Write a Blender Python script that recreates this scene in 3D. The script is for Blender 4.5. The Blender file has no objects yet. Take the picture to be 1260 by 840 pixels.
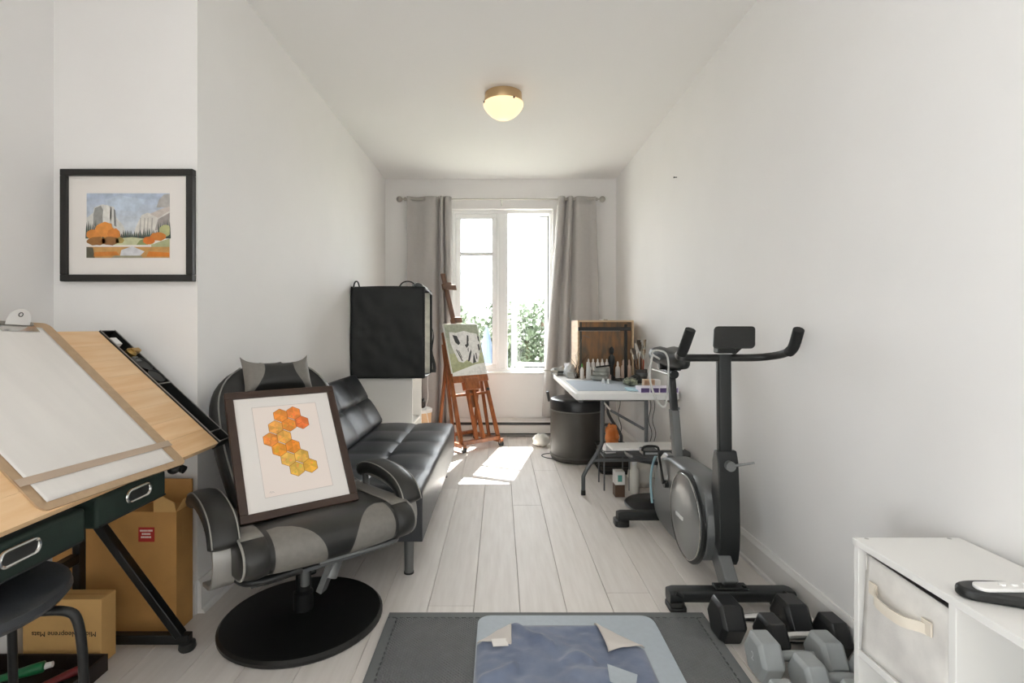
import bpy, bmesh, math, random
from mathutils import Vector, Matrix, noise

R = math.radians
PI = math.pi
rnd = random.Random(11)
scene = bpy.context.scene
C = scene.collection

# ------------------------------------------------------------------ camera
EYE = 1.042
cam_data = bpy.data.cameras.new('camera')
cam_data.sensor_width = 36.0
cam_data.lens = 18.0
cam_data.shift_x = 15 / 1260
cam_data.shift_y = -18 / 1260
cam_data.clip_start = 0.02
cam_data.clip_end = 300
cam = bpy.data.objects.new('camera', cam_data)
C.objects.link(cam)
cam.location = (0, 0, EYE)
cam.rotation_euler = (R(90), 0, 0)
scene.camera = cam

# ------------------------------------------------------------------ sky, sun, exposure
SKY_STRENGTH = 3.0
SUN_STRENGTH = 19.0
EXPOSURE = 2.18
world = bpy.data.worlds.new('sky')
scene.world = world
world.use_nodes = True
wn = world.node_tree
for n in list(wn.nodes):
    wn.nodes.remove(n)
w_out = wn.nodes.new('ShaderNodeOutputWorld')
w_bg = wn.nodes.new('ShaderNodeBackground')
w_bg.inputs['Color'].default_value = (0.925, 0.945, 0.985, 1)
w_bg.inputs['Strength'].default_value = SKY_STRENGTH
wn.links.new(w_bg.outputs[0], w_out.inputs[0])

sun_data = bpy.data.lights.new('sun', 'SUN')
sun_data.energy = SUN_STRENGTH
sun_data.angle = R(0.6)
sun_data.color = (1.0, 0.97, 0.93)
sun = bpy.data.objects.new('sun', sun_data)
C.objects.link(sun)
sun.rotation_euler = Vector((-0.22, -1.0, -1.29)).to_track_quat('-Z', 'Y').to_euler()
sun.location = (1, 9, 8)

scene.view_settings.view_transform = 'Standard'
scene.view_settings.look = 'None'
scene.view_settings.gamma = 1.0
scene.view_settings.exposure = EXPOSURE
scene.view_settings.use_curve_mapping = False
scene.cycles.use_denoising = True
scene.cycles.max_bounces = 10
scene.cycles.diffuse_bounces = 6
scene.cycles.transparent_max_bounces = 16
scene.cycles.sample_clamp_indirect = 6

def portal(name, loc, rot, sx, sy):
    # sampling aid set in a window opening: gives no light of its own
    d = bpy.data.lights.new(name, 'AREA')
    d.shape = 'RECTANGLE'; d.size = sx; d.size_y = sy
    d.cycles.is_portal = True
    o = bpy.data.objects.new(name, d)
    C.objects.link(o); o.location = loc; o.rotation_euler = rot

# ------------------------------------------------------------------ helpers
def S(r, g, b):
    def f(c):
        c /= 255.0
        return c / 12.92 if c <= 0.04045 else ((c + 0.055) / 1.055) ** 2.4
    return (f(r), f(g), f(b))

MATS = {}
def mat(name, col, rough=0.5, metal=0.0, var=0.0, vs=8.0, bump=0.0, bs=80.0, spec=0.5,
        coat=0.0, stretch=(1, 1, 1), rand=0.0, col2=None, attr=False, sheen=0.0, detail=4.0, coords='Object'):
    if name in MATS:
        return MATS[name]
    m = bpy.data.materials.new(name)
    m.use_nodes = True
    nt = m.node_tree
    b = nt.nodes['Principled BSDF']
    b.inputs['Roughness'].default_value = rough
    b.inputs['Metallic'].default_value = metal
    b.inputs['Specular IOR Level'].default_value = spec
    b.inputs['Coat Weight'].default_value = coat
    b.inputs['Coat Roughness'].default_value = 0.15
    b.inputs['Sheen Weight'].default_value = sheen
    b.inputs['Base Color'].default_value = (*col, 1)
    tc = nt.nodes.new('ShaderNodeTexCoord')
    mp = nt.nodes.new('ShaderNodeMapping')
    mp.inputs['Scale'].default_value = stretch
    nt.links.new(tc.outputs[coords], mp.inputs[0])
    src = None
    if attr:
        at = nt.nodes.new('ShaderNodeAttribute'); at.attribute_name = 'Col'
        src = at.outputs['Color']
    if var > 0 or col2:
        nz = nt.nodes.new('ShaderNodeTexNoise')
        nz.inputs['Scale'].default_value = vs
        nz.inputs['Detail'].default_value = detail
        nt.links.new(mp.outputs[0], nz.inputs[0])
        if attr:
            hs = nt.nodes.new('ShaderNodeHueSaturation')
            ma = nt.nodes.new('ShaderNodeMapRange')
            ma.inputs[1].default_value = 0.3; ma.inputs[2].default_value = 0.7
            ma.inputs[3].default_value = 1 - var; ma.inputs[4].default_value = 1 + var
            nt.links.new(nz.outputs[0], ma.inputs[0])
            nt.links.new(ma.outputs[0], hs.inputs['Value'])
            nt.links.new(src, hs.inputs['Color'])
            src = hs.outputs[0]
        else:
            rp = nt.nodes.new('ShaderNodeValToRGB')
            c2 = col2 if col2 else tuple(min(1, c * (1 + var)) for c in col)
            c1 = col if col2 else tuple(c * (1 - var) for c in col)
            rp.color_ramp.elements[0].position = 0.32
            rp.color_ramp.elements[1].position = 0.68
            rp.color_ramp.elements[0].color = (*c1, 1)
            rp.color_ramp.elements[1].color = (*c2, 1)
            nt.links.new(nz.outputs[0], rp.inputs[0])
            src = rp.outputs[0]
    if rand > 0:
        oi = nt.nodes.new('ShaderNodeObjectInfo')
        ma = nt.nodes.new('ShaderNodeMapRange')
        ma.inputs[3].default_value = 1 - rand; ma.inputs[4].default_value = 1 + rand
        nt.links.new(oi.outputs['Random'], ma.inputs[0])
        hs = nt.nodes.new('ShaderNodeHueSaturation')
        nt.links.new(ma.outputs[0], hs.inputs['Value'])
        if src: nt.links.new(src, hs.inputs['Color'])
        else: hs.inputs['Color'].default_value = (*col, 1)
        src = hs.outputs[0]
    if src:
        nt.links.new(src, b.inputs['Base Color'])
    if bump > 0:
        n2 = nt.nodes.new('ShaderNodeTexNoise')
        n2.inputs['Scale'].default_value = bs
        n2.inputs['Detail'].default_value = 3
        nt.links.new(mp.outputs[0], n2.inputs[0])
        bp = nt.nodes.new('ShaderNodeBump')
        bp.inputs['Strength'].default_value = bump
        bp.inputs['Distance'].default_value = 0.002
        nt.links.new(n2.outputs[0], bp.inputs['Height'])
        nt.links.new(bp.outputs[0], b.inputs['Normal'])
    MATS[name] = m
    return m

def glass_mat(name, tint=(1, 1, 1), refl=0.06):
    m = bpy.data.materials.new(name); m.use_nodes = True
    nt = m.node_tree
    for n in list(nt.nodes): nt.nodes.remove(n)
    out = nt.nodes.new('ShaderNodeOutputMaterial')
    t = nt.nodes.new('ShaderNodeBsdfTransparent'); t.inputs[0].default_value = (*tint, 1)
    g = nt.nodes.new('ShaderNodeBsdfGlossy'); g.inputs['Roughness'].default_value = 0.02
    mx = nt.nodes.new('ShaderNodeMixShader')
    lw = nt.nodes.new('ShaderNodeLayerWeight'); lw.inputs[0].default_value = 0.25
    ma = nt.nodes.new('ShaderNodeMath'); ma.operation = 'MULTIPLY'; ma.inputs[1].default_value = 0.6
    nt.links.new(lw.outputs['Fresnel'], ma.inputs[0])
    nt.links.new(ma.outputs[0], mx.inputs[0])
    nt.links.new(t.outputs[0], mx.inputs[1]); nt.links.new(g.outputs[0], mx.inputs[2])
    nt.links.new(mx.outputs[0], out.inputs[0])
    MATS[name] = m
    return m

WOFF = {}
def thing(name, label, cat, loc=(0, 0, 0), rot=(0, 0, 0), group=None, world=False, kind=None):
    o = bpy.data.objects.new(name, None)
    o.empty_display_size = 0.05
    C.objects.link(o)
    o.location = loc; o.rotation_euler = rot
    if label: o['label'] = label
    if cat: o['category'] = cat
    if group: o['group'] = group
    if kind: o['kind'] = kind
    if world: WOFF[o.name] = Vector(loc)
    return o

def root_off(p):
    while p.parent: p = p.parent
    return WOFF.get(p.name, Vector((0, 0, 0)))

def dup(o, parent=None, loc=None, rot=None, label=None):
    c = o.copy(); C.objects.link(c); c.parent = parent
    if loc is not None: c.location = loc
    if rot is not None: c.rotation_euler = rot
    if label: c['label'] = label
    for ch in o.children:
        dup(ch, c)
    return c

class MB:
    def __init__(s):
        s.v = []; s.f = []; s.c = []
    def add(s, vs, fs, m=None, col=None):
        n = len(s.v)
        if m is not None: vs = [m @ Vector(v) for v in vs]
        s.v += [Vector(v) for v in vs]
        s.f += [tuple(i + n for i in f) for f in fs]
        s.c += [col] * len(fs)
        return s
    def bx(s, x0, x1, y0, y1, z0, z1, m=None):
        vs = [(x0,y0,z0),(x1,y0,z0),(x1,y1,z0),(x0,y1,z0),(x0,y0,z1),(x1,y0,z1),(x1,y1,z1),(x0,y1,z1)]
        return s.add(vs, [(0,3,2,1),(4,5,6,7),(0,1,5,4),(1,2,6,5),(2,3,7,6),(3,0,4,7)], m)
    def box(s, c, d, rot=(0, 0, 0)):
        from mathutils import Euler
        m = Matrix.Translation(c) @ Euler(rot).to_matrix().to_4x4()
        return s.bx(-d[0]/2, d[0]/2, -d[1]/2, d[1]/2, -d[2]/2, d[2]/2, m)
    def bar(s, p0, p1, w, t, up=(0, 0, 1)):
        # rectangular bar from p0 to p1, width w across, thickness t along `up`
        p0, p1 = Vector(p0), Vector(p1)
        z = (p1 - p0); L = z.length; z.normalize()
        x = Vector(up).cross(z)
        if x.length < 1e-5: x = Vector((1, 0, 0))
        x.normalize(); y = z.cross(x)
        m = Matrix((x, y, z)).transposed().to_4x4(); m.translation = p0
        return s.bx(-w/2, w/2, -t/2, t/2, 0, L, m)
    def tube(s, path, r, seg=10, caps=True, closed=False, flat=1.0, up=None):
        pts = [Vector(p) for p in path]; n = len(pts)
        rs = r if isinstance(r, (list, tuple)) else [r] * n
        rings = []; nrm = None
        for i in range(n):
            a = pts[(i - 1) % n] if (closed or i > 0) else pts[i]
            b = pts[(i + 1) % n] if (closed or i < n - 1) else pts[i]
            t = (b - a).normalized()
            if nrm is None:
                ref = Vector(up) if up else (Vector((0, 0, 1)) if abs(t.z) < 0.9 else Vector((1, 0, 0)))
                nrm = (ref - t * ref.dot(t)).normalized()
            else:
                nrm = (nrm - t * nrm.dot(t))
                nrm = nrm.normalized() if nrm.length > 1e-6 else Vector((1, 0, 0))
            bi = t.cross(nrm)
            rings.append([pts[i] + nrm * (math.cos(2*PI*k/seg) * rs[i] * flat) + bi * (math.sin(2*PI*k/seg) * rs[i]) for k in range(seg)])
        return s.loft(rings, caps and not closed, closed)
    def loft(s, rings, caps=True, closed=False, m=None):
        k = len(rings[0]); n = len(rings)
        vs = [p for r in rings for p in r]; fs = []
        for i in range(n if closed else n - 1):
            j = (i + 1) % n
            for q in range(k):
                w = (q + 1) % k
                fs.append((i*k+q, i*k+w, j*k+w, j*k+q))
        if caps:
            fs.append(tuple(range(k))[::-1]); fs.append(tuple((n-1)*k + q for q in range(k)))
        return s.add(vs, fs, m)
    def cyl(s, p0, p1, r0, r1=None, seg=16):
        return s.tube([p0, p1], [r0, r0 if r1 is None else r1], seg)
    def lathe(s, prof, o=(0, 0, 0), seg=32, m=None, sx=1.0, sy=1.0):
        o = Vector(o)
        rings = [[Vector((math.cos(2*PI*k/seg)*r*sx, math.sin(2*PI*k/seg)*r*sy, z)) + o for k in range(seg)] for r, z in prof]
        return s.loft(rings, True, False, m)
    def prism(s, poly, h0, h1, axis='z', m=None):
        n = len(poly)
        def mk(a, b, h):
            return {'z': (a, b, h), 'x': (h, a, b), 'y': (a, h, b)}[axis]
        vs = [mk(a, b, h0) for a, b in poly] + [mk(a, b, h1) for a, b in poly]
        fs = [tuple(range(n))[::-1], tuple(range(n, 2*n))] + [(i, (i+1) % n, n + (i+1) % n, n + i) for i in range(n)]
        return s.add(vs, fs, m)
    def grid(s, fn, nu, nv, m=None, wrap=False):
        vs = [fn(i / nu, j / nv) for j in range(nv + 1) for i in range(nu + 1)]
        fs = [(j*(nu+1)+i, j*(nu+1)+i+1, (j+1)*(nu+1)+i+1, (j+1)*(nu+1)+i) for j in range(nv) for i in range(nu)]
        return s.add(vs, fs, m)
    def ell(s, c, r, seg=16, rg=10, m=None, p=1.0):
        def sp(a): return math.copysign(abs(a) ** p, a)
        c = Vector(c); rings = []
        for j in range(1, rg):
            t = PI * j / rg
            rings.append([Vector((c.x + r[0]*sp(math.sin(t))*sp(math.cos(2*PI*k/seg)), c.y + r[1]*sp(math.sin(t))*sp(math.sin(2*PI*k/seg)), c.z - r[2]*sp(math.cos(t)))) for k in range(seg)])
        return s.loft(rings, True, False, m)
    def poly(s, pts, col=None, m=None):
        return s.add(pts, [tuple(range(len(pts)))], m, col)
    def build(s, name, material, parent=None, smooth=True, bevel=0.0, bseg=2, solid=0.0, sub=0, label=None,
              cat=None, group=None, kind=None, loc=None, sharp=38, rot=None):
        off = Vector(loc) if loc is not None else (root_off(parent) if parent else Vector((0, 0, 0)))
        me = bpy.data.meshes.new(name)
        me.from_pydata([tuple(v - off) for v in s.v], [], s.f)
        if any(c is not None for c in s.c):
            a = me.color_attributes.new('Col', 'FLOAT_COLOR', 'CORNER')
            for p in me.polygons:
                cc = s.c[p.index] or (0.5, 0.5, 0.5)
                for li in p.loop_indices: a.data[li].color = (*cc, 1)
        bm = bmesh.new(); bm.from_mesh(me)
        if not any(c is not None for c in s.c):
            bmesh.ops.recalc_face_normals(bm, faces=bm.faces)
        lim = R(sharp)
        for f in bm.faces: f.smooth = smooth
        if smooth:
            for e in bm.edges:
                if len(e.link_faces) == 2 and e.calc_face_angle(0) > lim: e.smooth = False
        bm.to_mesh(me); bm.free()
        me.materials.append(material)
        o = bpy.data.objects.new(name, me)
        C.objects.link(o)
        if parent: o.parent = parent
        if loc is not None: o.location = loc
        if rot is not None: o.rotation_euler = rot
        if solid:
            md = o.modifiers.new('solid', 'SOLIDIFY'); md.thickness = solid; md.offset = 0
        if bevel:
            md = o.modifiers.new('bevel', 'BEVEL'); md.width = bevel; md.segments = bseg
            md.limit_method = 'ANGLE'; md.angle_limit = R(30)
        if sub:
            md = o.modifiers.new('sub', 'SUBSURF'); md.levels = sub; md.render_levels = sub
        if label: o['label'] = label
        if cat: o['category'] = cat
        if group: o['group'] = group
        if kind: o['kind'] = kind
        return o

def chaikin(pts, it=2, closed=False):
    pts = [Vector(p) for p in pts]
    for _ in range(it):
        out = [] if closed else [pts[0]]
        n = len(pts)
        for i in range(n if closed else n - 1):
            a, b = pts[i], pts[(i + 1) % n]
            out += [a * 0.75 + b * 0.25, a * 0.25 + b * 0.75]
        if not closed: out.append(pts[-1])
        pts = out
    return pts

def rrect(w, h, r, n=5, cx=0, cy=0):
    out = []
    for sx, sy, a0 in ((1, 1, 0), (-1, 1, 90), (-1, -1, 180), (1, -1, 270)):
        for k in range(n + 1):
            a = R(a0 + 90 * k / n)
            out.append((cx + sx * (w/2 - r) + r * math.cos(a), cy + sy * (h/2 - r) + r * math.sin(a)))
    return out

def text_part(txt, size, name, material, parent, m, label=None, extrude=0.0003):
    cu = bpy.data.curves.new('lettering', 'FONT')
    cu.body = txt; cu.size = size; cu.align_x = 'CENTER'; cu.align_y = 'CENTER'; cu.extrude = extrude
    cu.resolution_u = 3
    to = bpy.data.objects.new('lettering', cu); C.objects.link(to)
    dg = bpy.context.evaluated_depsgraph_get(); dg.update()
    me = bpy.data.meshes.new_from_object(to.evaluated_get(dg))
    bpy.data.objects.remove(to); bpy.data.curves.remove(cu)
    me.transform(Matrix.Translation(-root_off(parent)) @ m)
    me.name = name; me.materials.clear(); me.materials.append(material)
    o = bpy.data.objects.new(name, me); C.objects.link(o); o.parent = parent
    if label: o['label'] = label
    return o

def fbm(x, y, z=0.0, s=1.0):
    return noise.fractal(Vector((x * s, y * s, z * s)), 1.0, 2.0, 4)

# ------------------------------------------------------------------ materials
WALL = mat('wall_paint', S(236, 234, 232), 0.7, var=0.012, vs=3, bump=0.02, bs=250)
CEIL = mat('ceiling_paint', S(235, 233, 231), 0.8, bump=0.02, bs=250)
TRIM = mat('trim_paint', S(233, 231, 228), 0.4)
PLANK = mat('plank_wood', S(222, 215, 208), 0.5, col2=S(232, 226, 220), vs=3.0, stretch=(14, 1.2, 1), rand=0.045, bump=0.12, bs=26, detail=8, spec=0.22)
SUBF = mat('subfloor', S(90, 80, 72), 0.9)
WHITE_PVC = mat('white_frame_plastic', S(243, 243, 242), 0.35)
WHITE_LAM = mat('white_laminate', S(236, 234, 230), 0.35)
GLASS = glass_mat('clear_glass', (0.97, 0.985, 0.98))
BLACK_PL = mat('black_plastic', S(28, 29, 28), 0.45, var=0.1, vs=40)
BLACK_MT = mat('black_metal', S(22, 23, 23), 0.35, metal=0.2)
DARK_GREY = mat('dark_grey_metal', S(58, 60, 60), 0.42, metal=0.4)
MID_GREY = mat('mid_grey_metal', S(112, 114, 114), 0.4, metal=0.5)
CHROME = mat('chrome', S(215, 215, 212), 0.18, metal=1.0)
STEEL = mat('brushed_steel', S(180, 176, 168), 0.32, metal=0.9)
SILVER_PL = mat('silver_plastic', S(158, 156, 152), 0.35, metal=0.45)
LEATHER = mat('black_leather', S(46, 49, 53), 0.40, var=0.08, vs=25, bump=0.12, bs=300, spec=0.55)
LEATHER2 = mat('black_chair_leather', S(38, 38, 36), 0.42, var=0.1, vs=25, bump=0.12, bs=300)
GREYFAB = mat('grey_chair_fabric', S(122, 118, 112), 0.65, var=0.06, vs=60, bump=0.2, bs=400)
PIPING = mat('grey_piping', S(150, 148, 142), 0.6)
CARD = mat('cardboard', S(190, 142, 82), 0.8, var=0.06, vs=12, bump=0.05, bs=120)
CARD2 = mat('cardboard_pale', S(208, 166, 104), 0.8, var=0.05, vs=12)
INK = mat('black_ink', S(40, 32, 22), 0.8)
GREENBLK = mat('dark_green_fabric', S(20, 38, 31), 0.75, var=0.15, vs=30, bump=0.2, bs=400)
BIRCH = mat('birch_board', S(229, 184, 132), 0.45, col2=S(243, 209, 166), vs=3, stretch=(12, 1, 12), rand=0.06, detail=6)
HARDBOARD = mat('tan_hardboard', S(184, 156, 124), 0.5, var=0.06, vs=60)
PAPER = mat('white_paper', S(232, 228, 223), 0.75, var=0.035, vs=2.2, stretch=(1.2, 7, 1.2))  # streaks put a wavy pattern of light into the sheet's colour
EASEL_W = mat('easel_wood', S(118, 64, 31), 0.4, col2=S(152, 90, 48), vs=6, stretch=(8, 8, 1), rand=0.08, detail=6)
EASEL_D = mat('dark_easel_wood', S(92, 62, 44), 0.45, col2=S(112, 78, 56), vs=6, stretch=(8, 8, 1))
CURTAIN = mat('grey_curtain', S(178, 174, 171), 0.85, var=0.02, vs=40, bump=0.15, bs=500, sheen=0.2)
ART = mat('painted_paper', (0.5, 0.5, 0.5), 0.8, attr=True, var=0.14, vs=45)
ART_FLAT = mat('flat_print', (0.5, 0.5, 0.5), 0.8, attr=True)
BLACK_FRAME = mat('black_frame_wood', S(27, 25, 22), 0.45)
BROWN_FRAME = mat('brown_frame_wood', S(58, 40, 30), 0.4, var=0.15, vs=20)
MATBOARD = mat('white_matboard', S(232, 227, 222), 0.85)
BLACK_FAB = mat('black_nylon_fabric', S(27, 30, 30), 0.6, var=0.1, vs=14, bump=0.15, bs=300)
SILVER_LIN = mat('silver_lining', S(222, 219, 208), 0.35, metal=0.3, var=0.15, vs=20, bump=0.8, bs=22)
# ------------------------------------------------------------------ the room
XL, XR, XLL = -1.10, 1.117, -1.623
YC, YD, YR, H = 1.863, 4.92, -3.0, 2.46
WT = 0.15

def struct(name, mb, m, parent=None, **k):
    return mb.build(name, m, parent, kind='structure', **k)

fl = struct('floor', MB().bx(XLL - .12, XR + .12, YR - .12, YD + WT, -0.10, -0.013), SUBF,
            label='whitewashed oak plank floor', smooth=False)
k0 = -11
for k in range(-11, 9):
    x0 = -0.0966 + 0.171 * k; x1 = x0 + 0.171
    lo, hi = max(x0, XLL), min(x1, XR)
    if hi - lo < 0.02: continue
    y_end = YD if hi > XL + 0.02 else YC
    lo2 = max(lo, XL) if y_end == YD else lo
    y = YR - rnd.uniform(0, 1.3)
    while y < y_end:
        L = rnd.choice((1.25, 1.6, 1.9, 2.1))
        a, b = max(y, YR), min(y + L, y_end)
        y += L
        if b - a < 0.03: continue
        g, c, dz = 0.0007, 0.0016, rnd.uniform(-.0004, 0)
        xa, xb, ya, yb = lo + g, hi - g, a + g, b - g
        p = MB()
        vs = [(xa,ya,-.012),(xb,ya,-.012),(xb,yb,-.012),(xa,yb,-.012),(xa,ya,-.0014+dz),(xb,ya,-.0014+dz),(xb,yb,-.0014+dz),(xa,yb,-.0014+dz),
              (xa+c,ya+c,dz),(xb-c,ya+c,dz),(xb-c,yb-c,dz),(xa+c,yb-c,dz)]
        fs = [(0,3,2,1),(8,9,10,11)] + [(i,(i+1)%4,4+(i+1)%4,4+i) for i in range(4)] + [(4+i,4+(i+1)%4,8+(i+1)%4,8+i) for i in range(4)]
        p.add(vs, fs)
        o = p.build('plank', PLANK, fl, smooth=False)

struct('ceiling', MB().bx(XLL - .12, XR + .12, YR - .12, YD + WT, H, H + .1), CEIL, smooth=False)
struct('wall_left', MB().bx(XL - .12, XL, YC, YD + WT, 0, H), WALL, smooth=False)
struct('wall_alcove', MB().bx(XLL - .12, XL - .12, YC, YC + .12, 0, H), WALL, smooth=False)
SY0, SY1, SZ0, SZ1 = -2.55, -0.75, .08, 2.0      # opening added behind the camera to let in fill light
def side_wall(name, xa, xb, yend):
    m = MB()
    m.bx(xa, xb, YR, SY0, 0, H); m.bx(xa, xb, SY1, yend, 0, H)
    m.bx(xa, xb, SY0, SY1, 0, SZ0); m.bx(xa, xb, SY0, SY1, SZ1, H)
    return struct(name, m, WALL, smooth=False)
side_wall('wall_far_left', XLL - .12, XLL, YC)
struct('wall_right', MB().bx(XR, XR + .12, YR, YD + WT, 0, H), WALL, smooth=False)
portal('left_portal', (XLL - .11, (SY0+SY1)/2, (SZ0+SZ1)/2), (0, R(-90), 0), SZ1 - SZ0, SY1 - SY0)
WX0, WX1, WZ0, WZ1 = -0.46, 0.51, 0.604, 2.175
def wall_with_hole(name, xa, xb, ya, yb, hx0, hx1, hz0, hz1):
    m = MB()
    m.bx(xa, hx0, ya, yb, 0, H); m.bx(hx1, xb, ya, yb, 0, H)
    m.bx(hx0, hx1, ya, yb, 0, hz0); m.bx(hx0, hx1, ya, yb, hz1, H)
    return struct(name, m, WALL, smooth=False)
wall_with_hole('wall_back', XL, XR, YD, YD + WT, WX0, WX1, WZ0, WZ1)
struct('wall_rear', MB().bx(XLL - .12, XR + .12, YR - .12, YR, 0, H), WALL, smooth=False)
portal('window_portal', ((WX0+WX1)/2, YD + .14, (WZ0+WZ1)/2), (R(-90), 0, 0), WX1 - WX0, WZ1 - WZ0)

# baseboards with a stepped top
def base_x(name, x, side, y0, y1):
    d = 0.014 * side
    m = MB().prism([(x, 0), (x + d, 0), (x + d, .098), (x + d * .55, .112), (x + d * .4, .12), (x, .12)], y0, y1, 'y')
    return struct(name, m, TRIM, smooth=False)
base_x('baseboard_right', XR, -1, YR, YD)
base_x('baseboard_left', XL, 1, YC, YD)
base_x('baseboard_far_left', XLL, 1, YR, YC)
struct('baseboard_alcove', MB().prism([(YC, 0), (YC - .014, 0), (YC - .014, .098), (YC - .006, .12), (YC, .12)], XLL + .014, XL, 'x'), TRIM, smooth=False)
struct('baseboard_back', MB().prism([(YD, 0), (YD - .014, 0), (YD - .014, .098), (YD - .006, .12), (YD, .12)], XL + .014, XR - .014, 'x'), TRIM, smooth=False)
for nm, x, s in (('trim_1', XR - .014, -1), ('trim_2', XL + .014, 1)):
    y0 = YR if s < 0 else YC
    struct(nm, MB().prism([(x, 0), (x + s * .012, 0), (x + s * .009, .012), (x, .016)], y0, YD - .014, 'y'), TRIM, smooth=False)

# window over the sill: fixed left light, right casement swung out
def ring(m, x0, x1, z0, z1, y0, y1, t):
    m.bx(x0, x1, y0, y1, z0, z0 + t); m.bx(x0, x1, y0, y1, z1 - t, z1)
    m.bx(x0, x0 + t, y0, y1, z0 + t, z1 - t); m.bx(x1 - t, x1, y0, y1, z0 + t, z1 - t)
    return m
w1 = thing('window_1', 'white two-part casement window with its right sash open', None, (0.025, 5.0, WZ0), world=True, kind='structure')
ring(MB(), WX0, WX1, WZ0, WZ1, 4.985, 5.07, .03).build('frame', WHITE_PVC, w1, bevel=.004)
MB().bx(-.028, .078, 4.98, 5.07, WZ0 + .03, WZ1 - .03).build('mullion', WHITE_PVC, w1, bevel=.006)
mm = MB(); mm.bx(-.012, .0, 4.974, 4.985, WZ0 + .03, WZ1 - .03); mm.bx(.045, .057, 4.974, 4.985, WZ0 + .03, WZ1 - .03)
mm.build('mullion_bead', WHITE_PVC, w1, bevel=.003)
sl = ring(MB(), WX0 + .03, -.028, WZ0 + .03, WZ1 - .03, 4.995, 5.04, .045).build('sash', WHITE_PVC, w1, bevel=.005)
MB().bx(WX0 + .075, -.073, 5.006, 5.03, 1.742, 1.764).build('muntin', WHITE_PVC, sl, bevel=.003)
MB().bx(WX0 + .07, -.068, 5.016, 5.020, WZ0 + .07, 1.742).build('pane', GLASS, sl, smooth=False)
MB().bx(WX0 + .07, -.068, 5.016, 5.020, 1.764, WZ1 - .07).build('pane', GLASS, sl, smooth=False)
hx, hy, sw = WX1 - .03, 5.045, .40
sash_m = Matrix.Translation((hx, hy, 0)) @ Matrix.Rotation(R(-24), 4, 'Z')
def tm(mb):
    mb.v = [sash_m @ v for v in mb.v]; return mb
sr = tm(ring(MB(), -sw, 0, WZ0 + .035, WZ1 - .035, 0, .045, .045)).build('sash', WHITE_PVC, w1, bevel=.005)
tm(MB().bx(-sw + .045, -.045, .01, .034, 1.742, 1.764)).build('muntin', WHITE_PVC, sr, bevel=.003)
tm(MB().bx(-sw + .04, -.04, .02, .024, WZ0 + .075, 1.742)).build('pane', GLASS, sr, smooth=False)
tm(MB().bx(-sw + .04, -.04, .02, .024, 1.764, WZ1 - .075)).build('pane', GLASS, sr, smooth=False)
GASK = mat('dark_gasket', S(52, 54, 56), .7)
ring(MB(), WX0 + .074, -.072, WZ0 + .074, 1.742, 5.008, 5.0155, .006).build('gasket', GASK, sl, smooth=False)
ring(MB(), WX0 + .074, -.072, 1.764, WZ1 - .074, 5.008, 5.0155, .006).build('gasket', GASK, sl, smooth=False)
tm(ring(MB(), -sw + .044, -.044, WZ0 + .079, 1.742, .012, .0195, .006)).build('gasket', GASK, sr, smooth=False)
tm(ring(MB(), -sw + .044, -.044, 1.764, WZ1 - .079, .012, .0195, .006)).build('gasket', GASK, sr, smooth=False)
tm(ring(MB(), -sw, 0, WZ0 + .035, WZ1 - .035, -.004, 0, .008)).build('seal_strip', GASK, sr, smooth=False)
MB().bx(-.055, -.04, 4.955, 4.98, .82, .86).build('sash_lock', WHITE_PVC, w1, bevel=.004)
MB().bx(WX0 - .02, WX1 + .02, 4.905, 4.99, WZ0 - .018, WZ0 + .004).build('window_sill', TRIM, w1, bevel=.005)

for nm, xa, xb, lab in (('added_window', XLL - .09, XLL - .03, 'white framed side window added behind the camera for fill light'),):  # unseen window, added to brighten the near half of the room
    w3 = thing(nm, lab, None, ((xa + xb)/2, SY0, SZ0), world=True, kind='structure')
    m = MB(); m.bx(xa, xb, SY0, SY1, SZ0, SZ0 + .05); m.bx(xa, xb, SY0, SY1, SZ1 - .05, SZ1)
    for ya in (SY0, (SY0 + SY1)/2 - .025, SY1 - .05): m.bx(xa, xb, ya, ya + .05, SZ0 + .05, SZ1 - .05)
    m.build('frame', WHITE_PVC, w3, smooth=False)
    for ya, yb in ((SY0 + .05, (SY0+SY1)/2 - .025), ((SY0+SY1)/2 + .025, SY1 - .05)):
        MB().bx((xa+xb)/2 - .002, (xa+xb)/2 + .002, ya, yb, SZ0 + .05, SZ1 - .05).build('pane', GLASS, w3, smooth=False)

# electric baseboard heater
ht = thing('baseboard_heater', 'long white electric baseboard heater under the window', 'heater', (0, 4.87, 0.02), world=True)
HX0, HX1 = -.62, 1.0
MB().prism([(4.906, .022), (4.862, .022), (4.862, .034), (4.906, .034)], HX0, HX1, 'x').build('foot_rail', DARK_GREY, ht, smooth=False)
MB().prism([(4.905, .034), (4.852, .034), (4.850, .110), (4.905, .110)], HX0, HX1, 'x').build('front_panel', TRIM, ht, bevel=.003)
MB().prism([(4.905, .110), (4.868, .110), (4.866, .138), (4.905, .138)], HX0 + .004, HX1 - .004, 'x').build('outlet_slot', DARK_GREY, ht, smooth=False)
MB().prism([(4.906, .138), (4.856, .136), (4.856, .144), (4.906, .170)], HX0, HX1, 'x').build('top_cover', TRIM, ht, bevel=.002)

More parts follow.
